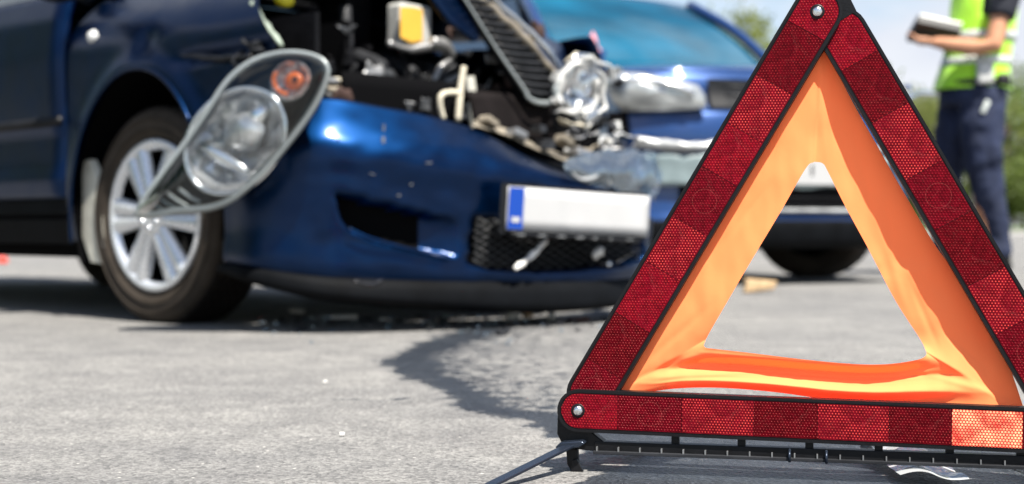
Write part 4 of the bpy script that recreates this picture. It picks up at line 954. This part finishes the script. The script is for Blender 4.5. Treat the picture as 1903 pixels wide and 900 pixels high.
bowl('divider', (418, 290), 56, 11, R(30), [(1.0, .08), (1.0, .05), (.8, .043), (.02, .043)], 'chrome_soft', 24)
bowl('bulb_shield', (480, 212), 26, 15, R(128), [(1.0, .09), (1.0, .04), (.8, .03), (.02, .03)], 'chrome', 24)
bowl('turn_reflector', (541, 147), 39, 34, R(128), [(1.06, .10), (1.04, .016), (.98, .012), (.9, .022), (.66, .042), (.4, .050), (.02, .052)], 'chrome_facet', 14, 0.02)
bowl('turn_bulb', (549, 147), 17, 17, 0, [(1.0, .05), (1.0, .026), (.8, .016), (.4, .014), (.02, .014)], 'amber', 20)
bowl('bulb_tip', (549, 146), 6, 6, 0, [(1.0, .018), (.9, .011), (.02, .010)], 'brown_rust', 12)
V_ = [hl(541+31*math.cos(a), 147+27*math.sin(a), .018) for a in np.linspace(R(100), R(215), 14)]
obj('amber_edge', tube(V_, 0.006, 7), 'amber', HLB)
for i, (u, v) in enumerate(((290, 372), (308, 366), (328, 360), (350, 352))):
    obj('lamp_slat', tube([hl(u-16, v-4, .040), hl(u+2, v+10, .036), hl(u+24, v+22, .040)], 0.005, 6, 8), 'bezel_silver' if i > 1 else 'lamp_floor', HLB)
obj('lens', rings([(inset(5), 0.003), (inset(20), -0.012), (ctr+(ol-ctr)*.62, -0.026), (ctr+(ol-ctr)*.3, -0.030), (ctr+(ol-ctr)*.02, -0.031)]), 'lens_clear', HLB)
for (a, b, c) in (((470, 120, .12), (440, 92, .16), (470, 60, .22)), ((585, 170, .16), (612, 160, .22), (640, 120, .4)), ((600, 120, .10), (615, 110, .25), (600, 90, .45)), ((560, 110, .15), (590, 80, .3), (580, 40, .55)), ((520, 110, .14), (505, 95, .25), (495, 70, .4))):
    obj('lamp_wire', tube([hl(*a), hl(*b), hl(*c)], 0.005, 6, 12), 'black_plastic', HLB)
# ---- what is left of the other front corner
cn = lambda u, v, x=.72: FR(u, v, x)
brk = obj('broken_headlight', crumple(lathe([(0.10, -.02), (0.105, 0), (0.09, -.01), (0.06, -.05), (0.01, -.07)], 30, lambda x, y, h, c=cn(1082, 165): (c[0]+h+.02, c[1]+x*.75, c[2]+y)), 0.03, 14, 4), 'chrome_soft', CAR, solid=0.002); brk['label'] = 'smashed headlight at the crushed corner'
for path, r_, m_ in (([(1034, 196), (1045, 160), (1052, 132), (1075, 118), (1098, 128)], .014, 'white_plastic'), ([(1036, 206), (1062, 204), (1090, 206), (1104, 190), (1106, 150)], .020, 'white_plastic'),
                     ([(1104, 122), (1120, 150), (1122, 190), (1108, 222), (1085, 240)], .017, 'white_plastic'), ([(1040, 222), (1065, 232), (1090, 238)], .016, 'cream'), ([(1076, 108), (1100, 112), (1125, 122), (1140, 140)], .014, 'white_plastic'),
                     ([(1030, 186), (1034, 160), (1044, 140)], .010, 'bezel_silver'), ([(1085, 172), (1094, 160), (1098, 175)], .012, 'chrome'), ([(1050, 118), (1062, 104), (1072, 96)], .008, 'cream'), ([(1052, 250), (1085, 258), (1120, 250)], .012, 'steel_grey'),
                     ([(1046, 268), (1090, 270), (1130, 262)], .010, 'cream_dirty'), ([(1060, 225), (1072, 250), (1070, 275)], .010, 'engine_dark'), ([(1110, 262), (1160, 258), (1200, 262)], .011, 'silver_strip'), ([(1120, 276), (1165, 278), (1180, 268)], .009, 'steel_grey')):
    obj('lamp_fragment', crumple(tube([cn(u, v, .74 + .0002*(u-1080)) for u, v in path], [r_*.5, r_*1.1, r_*.35, r_*.9], 7, 26, flat=.45), 0.022, 20, len(path)+int(r_*1000)), m_, brk)
fr2 = []
for k in range(46):
    rnd = random.Random(500+k); c = cn(rnd.uniform(1032, 1150), rnd.uniform(120, 285), rnd.uniform(.62, .76)); s_ = rnd.uniform(.012, .035)
    fr2.append(crumple(box(c, (s_*rnd.uniform(.2, .7), s_*rnd.uniform(.6, 1.5), s_*rnd.uniform(.4, 1.3)), Matrix.Rotation(rnd.uniform(-1.5, 1.5), 3, 'X') @ Matrix.Rotation(rnd.uniform(-1, 1), 3, 'Z')), 0.01, 30, k))
tag(obj('lamp_splinters', join(*fr2[:26]), 'white_plastic', brk, smooth=False), kind='stuff'); tag(obj('dark_splinters', join(*fr2[26:]), 'dark_grey', brk, smooth=False), kind='stuff')
sg = [[cn(u, v, x_) for v, x_ in ((va, .92), ((va+vb)/2, .97), (vb, .95))] for u, va, vb in ((1045, 302, 318), (1080, 286, 338), (1130, 278, 352), (1180, 280, 362), (1222, 300, 372))]
shd = obj('fog_lamp_cover', crumple(gridmesh(surf(sg, 30, 12)), 0.018, 14, 6), 'shard_clear', CAR, solid=0.003); shd['label'] = 'clear broken fog lamp cover'
tc_ = cn(1203, 326, .95)
obj('cover_ring', crumple(tube([(tc_[0], tc_[1]+.055*math.cos(a), tc_[2]+.062*math.sin(a)) for a in np.linspace(-1.6, 3.4, 30)], 0.009, 8), 0.012, 20, 8), 'shard_clear', shd)
obj('cover_edge', crumple(tube([cn(1050, 312, .95), cn(1078, 330, .96), cn(1100, 332, .96), cn(1126, 318, .96), cn(1134, 345, .96)], [0.004, 0.006, 0.005], 7, 24), 0.008, 30), 'silver_strip', shd)
obj('corner_panel', crumple(gridmesh(surf([[(0.80, 0.40, z) for z in (0.12, 0.28, 0.42)], [(0.72, 0.55, z) for z in (0.12, 0.28, 0.42)], [(0.52, 0.66, z) for z in (0.16, 0.30, 0.44)]], 14, 10)), 0.02, 9, 5), 'cavity', CAR, solid=0.004)

# ================================================================== the other car
CRB = empty('second_car', (CB.C[0], CB.C[1], 0), CB.rz)
tag(CRB, 'bright blue car with broken front bumper standing behind the wrecked car', 'car')
xp = lambda y: 0.86 - 0.20*abs(y/0.82)**3.2
def FB(u, v, out=0.0):
    x = 0.8
    for _ in range(8):
        p = CB.front(u, v, x); x = xp(max(-.82, min(.82, p[1]))) + out
    return CB.front(u, v, x)
rowsB = [(0.19, -0.05), (0.24, 0.0), (0.30, 0.0), (0.36, -0.02), (0.46, -0.03), (0.60, 0.0), (0.70, 0.015), (0.80, -0.01), (0.84, -0.05), (0.98, -0.09), (1.01, -0.14)]
fb = [[(xp(y)+o_, y, z) for z, o_ in rowsB] for y in np.linspace(-0.82, 0.82, 15)]
fas = obj('bumper', gridmesh(surf(fb, 60, 50)), 'paint_blue_b', CRB); fas['label'] = 'blue front bumper, scuffed'
obj('lip', gridmesh(surf([[(xp(y)+o_, y, z) for z, o_ in ((0.17, -.06), (0.19, .01), (0.26, .022), (0.305, .012))] for y in np.linspace(-0.80, 0.80, 13)], 40, 10)), 'lip_plastic', fas, solid=0.004)
obj('lower_grille', gridmesh(surf([[(xp(y)+o_, y, z) for z, o_ in ((0.355, -.005), (0.42, -.005), (0.475, -.005))] for y in np.linspace(-0.62, 0.62, 9)], 30, 6)), 'cavity', fas)
for k in range(3): obj('grille_bar', tube([(xp(y)+.004, y, 0.375+.035*k) for y in np.linspace(-0.6, 0.6, 12)], 0.006, 6), 'black_plastic', fas)
obj('chrome_strip', tube([(xp(y)+.012, y, 0.352) for y in np.linspace(-0.62, 0.62, 14)], 0.011, 7), 'silver_strip', fas)
bs = [(xp(y)+.02, y, 0.655) for y in np.linspace(-0.80, 0.78, 16)]
obj('bumper_strip', crumple(crumple(tube(bs, [0.030, 0.018, 0.034, 0.022, 0.030, 0.015, 0.03], 8, 90), 0.022, 6, 3), 0.006, 26, 4), 'silver_strip', fas)['label'] = 'torn silver strip across the bumper'
obj('bumper_liner', crumple(gridmesh(surf([[(xp(y)+.02, y, z) for z in (0.46, 0.54, 0.615)] for y in np.linspace(-0.80, 0.55, 9)], 30, 8)), 0.02, 9, 2), 'teal_plastic', fas, solid=0.004)
pb = [(xp(0)+.034, y, z) for y, z in ((-.26, .475), (.26, .475), (.26, .60), (-.26, .60))]
npl = obj('number_plate', (pb+[(x-.01, y, z) for x, y, z in pb], [(0, 1, 2, 3), (7, 6, 5, 4), (0, 4, 5, 1), (1, 5, 6, 2), (2, 6, 7, 3), (3, 7, 4, 0)]), 'plate_white', CRB, smooth=False)
c_ = FB(1513, 316, .05); obj('plate_mark', box((xp(0)+.036, c_[1], c_[2]), (0.002, 0.012, 0.05)), 'dark_grey', npl, smooth=False)
# black corner hole and torn bits at the struck corner
obj('torn_hole', crumple(gridmesh(surf([[FB(u, v, .014) for v in (208, 232, 258)] for u in (1128, 1146, 1168)], 8, 8)), .008, 20), 'cavity', fas)
def lampB(sg):
    px_ = [(1122, 142), (1150, 136), (1190, 137), (1245, 147), (1292, 160), (1306, 180), (1308, 203), (1240, 207), (1165, 208), (1146, 190)]
    pts = [FB(u, v, 0.0) for u, v in px_]; c = np.mean(np.array(pts), 0); V = []
    lev = [(1.0, -.03), (1.0, .025), (.93, .045), (.6, .065), (.05, .07)]
    for k, o_ in lev:
        for p in pts: q_ = c+(np.array(p)-c)*k; V.append((q_[0]+o_-.05*(0 if k == 1 else 0), q_[1] if sg > 0 else -q_[1]*.84, q_[2]))
    return V, gfaces(len(lev), len(pts), cv=True)
for sg in (1, -1):
    h_ = obj('headlight', lampB(sg), 'lamp_glass_b', CRB); 
    br = [FB(u, v, .075) for u, v in ((1150, 146), (1200, 148), (1250, 158), (1292, 172))]; br = [(x, y if sg > 0 else -y, z) for x, y, z in br]
    obj('lamp_brow', tube(br, [.014, .018, .012], 7, 14), 'chrome_soft', h_)
gy = [FB(1318, 165)[1], 0.60]
ug = obj('upper_grille', gridmesh(surf([[(xp(y)-.045+o_, y, z) for z, o_ in ((0.83, .03), (0.90, .0), (0.965, -.01))] for y in np.linspace(-0.47, 0.47, 9)], 24, 8)), 'black_plastic', CRB)
for k in range(3): obj('grille_bar', tube([(xp(y)-.03-.01*k, y, 0.85+.04*k) for y in np.linspace(-0.39, 0.39, 10)], 0.008, 6), 'dark_grey', ug)
hb_ = [[(xp(y)-.13, y, 1.005), (xp(y)-.18, y*.99, 1.04-.02*(y/.8)**2), (0.30, y*.97, 1.10-.05*(y/.8)**2), (-0.05, y*.95, 1.135-.06*(y/.8)**2), (-0.32, y*.93, 1.15-.07*(y/.8)**2)] for y in np.linspace(-0.82, 0.82, 13)]
obj('bonnet', gridmesh(surf(hb_, 40, 24)), 'paint_blue_b', CRB, solid=0.01)
ws = [[(-0.30-.04*(1-(y/.72)**2)*-1, y, 1.145-.03*(y/.72)**2), (-0.65, y*.90, 1.42-.03*(y/.72)**2), (-1.02, y*.78, 1.635-.03*(y/.72)**2)] for y in np.linspace(-0.72, 0.66, 9)]
obj('windscreen', gridmesh(surf(ws, 26, 16)), 'wind_teal', CRB, solid=0.006)['label'] = 'teal tinted windscreen'
for sg in (-1, 1):
    obj('pillar', tube([(-0.30, sg*.73, 1.12), (-0.66, sg*.655, 1.41), (-1.04, sg*.565, 1.62)], .030, 8, 12), 'paint_blue_b', CRB)
    obj('side_window', ([(-.50, sg*.76, 1.13), (-2.6, sg*.76, 1.13), (-2.4, sg*.60, 1.58), (-1.06, sg*.60, 1.60)], [(0, 1, 2, 3)]), 'car_glass', CRB, smooth=False, solid=.006)
    sd_ = [(x, sg*yv, z) for x in np.linspace(0.34, -3.1, 40) for z, yv in ((.24, .79), (.40, .82), (.70, .83), (.95, .82), (1.13, .775))]
    fcs = [f for f in gfaces(40, 5)]
    sdv = []
    for x, y, z in sd_:
        for wx in (0.0, -2.62):
            d = math.hypot(x-wx, z-.33)
            if d < .40: z = .33 + math.sqrt(max(0, .40**2-(x-wx)**2)) if z < .75 else z
        sdv.append((x, y, z))
    obj('side_panel', (sdv, fcs), 'paint_blue_b', CRB, solid=.01)
    fd = [[(xp(.82)*k_+.34*(1-k_), sg*(.82+.01*math.sin(3*k_)), z) for z in (.62, .75, .88, 1.0)] for k_ in np.linspace(0, 1, 6)]
    obj('fender', gridmesh(surf(fd, 14, 8)), 'paint_blue_b', CRB, solid=.006)
    mm = obj('mirror', lathe([(0.001, -.05), (.06, -.04), (.095, 0), (.08, .05), (.001, .06)], 16, lambda x, y, h: (-.40-h, sg*.92+x*1.1, 1.22+y*.7)), 'paint_blue_b', CRB)
obj('cowl', gridmesh(surf([[(-.22, y, 1.13-.03*abs(y/.8)), (-.40, y, 1.135-.03*abs(y/.8)), (-.62, y, 1.14-.03*abs(y/.8))] for y in (-.80, -.5, 0, .5, .80)], 12, 6)), 'paint_blue_b', CRB, solid=.01)
rB = [[(-1.03, y*.78, 1.64-.03*(y/.72)**2), (-1.6, y*.82, 1.69-.03*(y/.72)**2), (-2.4, y*.80, 1.66-.03*(y/.72)**2), (-3.0, y*.76, 1.52-.03*(y/.72)**2), (-3.15, y*.95, 1.1), (-3.2, y, .4)] for y in np.linspace(-0.72, 0.72, 7)]
obj('roof', gridmesh(surf(rB, 14, 30)), 'paint_blue_b', CRB, solid=.01)
obj('floor_pan', box((-1.3, 0, .36), (3.6, 1.3, .16)), 'cavity', CRB, smooth=False)
obj('inner_body', box((-0.1, 0, .62), (1.3, 1.1, .5)), 'cavity', CRB, smooth=False)
pk = CB.at(1102, 95, 7.42)
pk_o = obj('pink_trinket', crumple(lathe([(.001, .10), (.018, .07), (.03, .04), (.022, .03), (.05, .0), (.04, -.035), (.055, -.05), (.001, -.055)], 14, lambda x, y, h: (pk[0]+x, pk[1]+y, pk[2]+h)), .012, 20), 'pink', CRB); pk_o['label'] = 'small pink ornament in front of the windscreen'
for i, (x, y) in enumerate(((0, .715), (0, -.715), (-2.62, .715), (-2.62, -.715))):
    wv_ = make_wheel(0.325, 0.21, 0.215) if i == 0 else copy_tree(wB, CRB)
    if i == 0: wB = wv_; wB.parent = CRB; wheel_cover(wB, .212, .21, 5, 'steel_grey')
    wv_.location = (x, y, .325); wv_.rotation_euler = (0, 0, R(180 if y > 0 else 0) + (R(36) if x == 0 else 0))

# ================================================================== the officer
PX, PY = (1809-CU)/FPX*8.2, 8.2
MAN = empty('person', (PX, PY, 0))
tag(MAN, 'person in neon green reflective vest and navy trousers writing in a notebook', 'person')
def q(u, v, y=0.0): return ((u-1809)/329.0, y, EYE+(420-v)/329.0)      # side view of the figure, y < 0 is nearer
def limb(pts, n=12, flat=1.0): return tube([p[:3] for p in pts], [p[3] for p in pts], n, flat=flat)
def ball(c, r, n=12, sq=(1, 1, 1)): return lathe([(r*math.sin(a)+1e-4, -r*math.cos(a)) for a in np.linspace(0, math.pi, 9)], n, lambda x, y, h: (c[0]+x*sq[0], c[1]+y*sq[1], c[2]+h*sq[2]))
def fleshy(name, parts, m_, parent, vox=0.014, it=6):
    o = obj(name, join(*parts), m_, parent)
    r_ = o.modifiers.new('remesh', 'REMESH'); r_.mode = 'VOXEL'; r_.voxel_size = vox; r_.use_smooth_shade = True
    s_ = o.modifiers.new('smooth', 'SMOOTH'); s_.factor = .5; s_.iterations = it
    return o
def L4(u, v, y, r): return (*q(u, v, y), r)
def hand(w, d, up, side):
    """palm and five bent fingers; w wrist, d forward, up back of the hand, side towards the thumb"""
    w, d, up, side = map(lambda a: np.array(a, float), (w, d, up, side)); d /= np.linalg.norm(d); parts = []
    parts.append(tube([w, w+d*.05, w+d*.095], [.030, .042, .040], 10, flat=.5))
    for k, ln in enumerate((.075, .085, .080, .062)):
        s = side*(.030-.021*k); a = w+d*.085+s; b = a+d*ln*.5-up*.012; c = b+d*ln*.3-up*.028; parts.append(tube([a, b, c], [.0105, .010, .008], 8))
    a = w+d*.025+side*.030; parts.append(tube([a, a+side*.03+d*.03, a+side*.035+d*.065-up*.01], [.013, .012, .009], 8))
    return parts
near_sh, near_el, near_wr = q(1846, -8, -.21), q(1816, 98, -.27), q(1722, 86, -.16)
far_sh, far_el, far_wr = q(1836, -8, .21), q(1800, 96, .28), q(1748, 58, .12)
body = [limb([L4(1818, 150, 0, .15), L4(1818, 100, 0, .14), L4(1826, 30, 0, .15), L4(1834, -30, 0, .15), L4(1836, -62, 0, .07), L4(1828, -85, 0, .058)], 14),
        limb([(*near_sh, .058), (*near_el, .050), (*q(1780, 98, -.23), .050), (*near_wr, .032)]), limb([(*far_sh, .058), (*far_el, .048), (*far_wr, .032)]),
        limb([L4(1812, 150, -.09, .095), L4(1806, 290, -.10, .065), L4(1826, 460, -.10, .042)]), limb([L4(1806, 150, .09, .095), L4(1772, 290, .10, .065), L4(1770, 460, .10, .042)])]
body += hand(near_wr, (-1, 0.15, .12), (0, 0, -1), (0, 1, 0)) + hand(far_wr, (-.9, -.4, -.1), (0, 0, 1), (0, -1, 0))
hc = q(1818, -128)
body += [ball(hc, .105, 16, (.98, .80, 1.18)), limb([(hc[0]-.07, 0, hc[2]-.06, .04), (hc[0]-.085, 0, hc[2]-.10, .03)]), limb([(hc[0]-.095, 0, hc[2]+.01, .012), (hc[0]-.125, 0, hc[2]-.03, .017)], 8)]
body += [ball((hc[0]+.015, s*.088, hc[2]-.01), .028, 8, (.9, .4, 1.2)) for s in (-1, 1)]
bo = fleshy('body', body, 'skin', MAN, .011, 3)
obj('hair', lathe([(.112*math.sin(a)+1e-4, .112*math.cos(a)) for a in np.linspace(0, 1.75, 9)], 20, lambda x, y, h: (hc[0]+.018+x, y*.85, hc[2]+.02+h*1.15)), 'hair', MAN)
for s in (-1, 1): obj('eye', ball((hc[0]-.092, s*.033, hc[2]+.005), .012, 8), 'eye_dark', bo)
obj('mouth', tube([(hc[0]-.108, -.022, hc[2]-.068), (hc[0]-.114, 0, hc[2]-.066), (hc[0]-.108, .022, hc[2]-.068)], .005, 6), 'brown_rust', bo)
sh = fleshy('shirt', [limb([L4(1818, 160, 0, .165), L4(1818, 95, 0, .155), L4(1828, 20, 0, .165), L4(1836, -30, 0, .16), L4(1836, -55, 0, .085)], 16),
                 limb([(*q(1850, -18, -.16), .088), (*q(1845, 0, -.22), .086), (*q(1832, 45, -.245), .080)]), limb([(*q(1845, -18, .16), .088), (*q(1836, 0, .22), .086), (*q(1822, 45, .245), .080)])], 'navy_shirt', MAN, .014, 4)
pc = q(1828, 4, -.318); obj('sleeve_patch', crumple(gridmesh(surf([[(pc[0]+a, pc[1]+.03*(abs(a)/.06)**2, pc[2]+b) for b in (-.016, 0, .016)] for a in (-.05, 0, .05)], 8, 5)), .004, 30), 'plate_white', sh, solid=.003)['label'] = 'pale patch on the sleeve'
# vest: open sided shell over the shirt
def vest():
    V = []; lv = []
    secs = [(168, 1806, .215, .195), (150, 1808, .205, .195), (110, 1816, .185, .185), (60, 1824, .180, .19), (15, 1830, .185, .19), (-25, 1836, .185, .175), (-48, 1838, .15, .12)]
    for v, u, a, b in secs:
        c = q(u, v); lv.append([(c[0]+a*math.cos(w)*(1+.03*math.sin(5*w+v*.05)), b*math.sin(w), c[2]) for w in np.linspace(0, 2*math.pi, 33)[:-1]])
    g_ = cr1(np.array(lv), 40)
    return g_
vg = vest(); nV = vg.shape[1]
def keep(p):   # arm openings
    for s in (-1, 1):
        c = q(1842, -2); 
        if p[1]*s > .10 and ((p[0]-c[0])/.10)**2+((p[2]-c[2])/.15)**2 < 1: return False
    return True
F_ = [f for f in gfaces(40, nV, cv=True)]; VV = [tuple(p) for p in vg.reshape(-1, 3)]
F_ = [f for f in F_ if all(keep(VV[i]) for i in f)]
ve = obj('vest', (VV, F_), 'vest', MAN, solid=.006); ve['label'] = 'neon green high visibility vest'
def band(v0, v1):
    idx = [i for i in range(40) if q(0, v1)[2] <= vg[i, 0, 2] <= q(0, v0)[2]]
    c = [vg[i].mean(0) for i in idx]
    pts = [[tuple(c[k]+(vg[i, j]-c[k])*1.02) for j in range(nV)]+[tuple(c[k]+(vg[i, 0]-c[k])*1.02)] for k, i in enumerate(idx)]
    return [p for r_ in pts for p in r_], gfaces(len(pts), nV+1)
obj('reflective_band', band(62, 82), 'vest_band', ve, solid=.003); obj('reflective_band', band(108, 128), 'vest_band', ve, solid=.003)
tro = fleshy('trousers', [limb([L4(1808, 158, 0, .19), L4(1806, 200, 0, .18)], 16), limb([L4(1816, 170, -.08, .135), L4(1815, 240, -.10, .128), L4(1814, 300, -.11, .108), L4(1822, 340, -.11, .092), L4(1834, 400, -.11, .080), L4(1842, 455, -.11, .074), L4(1842, 476, -.11, .080)]),
                     limb([L4(1800, 170, .08, .135), L4(1786, 240, .10, .120), L4(1772, 300, .11, .100), L4(1768, 380, .11, .082), L4(1770, 470, .11, .080)]),
                     ball(q(1822, 290, -.19), .085, 10, (.85, .5, 1.1)), ball(q(1824, 240, -.18), .07, 10, (.9, .6, 1.3))], 'navy_trousers', MAN, .014, 5)
tro.modifiers.new('disp', 'DISPLACE')
tx = bpy.data.textures.new('folds', 'CLOUDS'); tx.noise_scale = .09; dm = tro.modifiers['disp']; dm.texture = tx; dm.strength = .035; dm.mid_level = .5
obj('belt', tube([q(1809+62*math.cos(a), 158, .19*math.sin(a)) for a in np.linspace(0, 2*math.pi, 30)], .020, 8), 'boot', tro)
bc = q(1807, 143, -.225)
obj('belt_pouch', crumple(box(bc, (.095, .035, .125)), .008, 20), 'white_plastic', MAN, bevel=.02, auto=50)['label'] = 'white pouch at the belt'
bc = q(1842, 154, -.205); obj('belt_pouch', box(bc, (.07, .04, .06)), 'boot', MAN, bevel=.012, auto=50)
bc = q(1807, 205, -.225); obj('reflective_tab', box(bc, (.028, .012, .075), Matrix.Rotation(.45, 3, 'Y')), 'vest_band', tro, bevel=.004)
for (u, y) in ((1842, -.11), (1768, .11)):
    c = q(u, 500, y); obj('boot', join(ball((c[0]-.04, y, .055), .06, 12, (2.1, .8, .85)), tube([(c[0]+.02, y, .05), (c[0]+.01, y, .17)], [.055, .06], 10)), 'boot', MAN)
nb = empty('notebook', tuple(np.array(MAN.location)+np.array(q(1728, 62, -.08)))); tag(nb, 'open white notebook with black cover held by the person in the vest', 'notebook')
nb.rotation_euler = (R(-30), R(12), 0)
obj('cover', box((0, 0, -.012), (.25, .18, .050)), 'boot', nb, smooth=False, bevel=.003)
obj('pages', box((.012, 0, .021), (.235, .172, .014)), 'paper', nb, smooth=False, bevel=.002)

# ================================================================== bits on the road
def debris(name, label, u, v, w, d, h, m_, seed, cat='debris', rot=0):
    X, Y = G(u, v); o = obj(name, crumple(box((0, 0, h/2), (w, d, h), Matrix.Rotation(rot, 3, 'Z')), h*.5, 22, seed), m_, None, smooth=False, loc=(X, Y, .001), bevel=h*.12)
    zmin = min(v_.co.z for v_ in o.data.vertices); o.location.z = .001-zmin
    tag(o, label, cat, 'broken bits on the road'); return o
debris('debris_shard', 'tan broken piece on the road in front of the second car\'s tyre', 1412, 545, .125, .08, .04, 'debris_tan', 1)
debris('debris_shard', 'long beige splinter under the middle of the torn bumper', 640, 594, .075, .03, .012, 'debris_white', 2, rot=.1)
debris('debris_shard', 'small beige splinter in the shade beside the front wheel', 552, 584, .04, .03, .012, 'debris_white', 3)
debris('debris_shard', 'white chunk just below the lip, at the dark stain\'s top', 952, 597, .032, .03, .026, 'debris_white', 4, rot=.6)
debris('debris_shard', 'brownish chip right of the white chunk below the lip', 982, 592, .03, .03, .018, 'debris_tan', 5)
debris('debris_shard', 'pale chip below the number plate next to the stain', 1026, 595, .024, .024, .022, 'debris_white', 6)
debris('debris_shard', 'thin pale sliver in the shadow edge left of the stain', 715, 598, .03, .014, .008, 'debris_white', 7)
debris('debris_shard', 'dark brown clod at the stain by the triangle\'s left bar', 1075, 600, .06, .05, .014, 'brown_rust', 8)
debris('debris_shard', 'tiny white grain alone on the sunlit road, left of the stain', 604, 713, .007, .006, .005, 'debris_white', 9)
debris('debris_shard', 'tiny pale grain nearest the bottom edge on open road', 636, 811, .006, .006, .004, 'debris_white', 10)
debris('red_scrap', 'red scrap on the far road at the left edge', 0, 490, .09, .08, .035, 'red_plastic', 11)
debris('debris_shard', 'white crushed bit beside the triangle\'s left bar near the bumper end', 1185, 487, .10, .06, .05, 'debris_white', 12)
gl2 = []
for k in range(90):
    rnd = random.Random(3000+k); X, Y = G(rnd.uniform(480, 1180), 588+abs(rnd.gauss(0, 22))); s_ = rnd.uniform(.003, .010)
    gl2.append(crumple(box((X, Y, s_*.4), (s_*rnd.uniform(.5, 1.6), s_, s_*.7), Matrix.Rotation(rnd.uniform(0, 3), 3, 'Z')), s_*.3, 90, k))
tag(obj('glass_crumbs', join(*gl2), 'shard_clear', None, smooth=False), 'scattered crumbs of broken glass below the torn bumper', 'broken glass', kind='stuff')
gl2 = []
for k in range(70):
    rnd = random.Random(4000+k); X, Y = G(rnd.uniform(520, 1250), 590+abs(rnd.gauss(0, 16))); s_ = rnd.uniform(.006, .022)
    gl2.append(crumple(box((X, Y, s_*.3), (s_*rnd.uniform(.5, 1.8), s_, s_*.5), Matrix.Rotation(rnd.uniform(0, 3), 3, 'Z')), s_*.3, 60, k))
tag(obj('plastic_crumbs', join(*gl2), 'dark_grey', None, smooth=False), 'scattered dark crumbs of broken plastic below the torn bumper', 'debris', kind='stuff')
wx, wy = (1700-CU)/FPX*1.67, 1.67
wg = [[(x, y, .004+.016*abs(math.sin(7*x*20+y*9))*(1-abs(y)/.14)) for y in np.linspace(-.11, .09, 5)] for x in np.linspace(-.042, .026, 5)]
tag(obj('plastic_wrapper', crumple(gridmesh(surf(wg, 26, 30)), .010, 26, 3), 'wrapper', None, loc=(wx, wy, .004)), 'crumpled clear plastic wrapper under the triangle\'s base rail', 'wrapper')
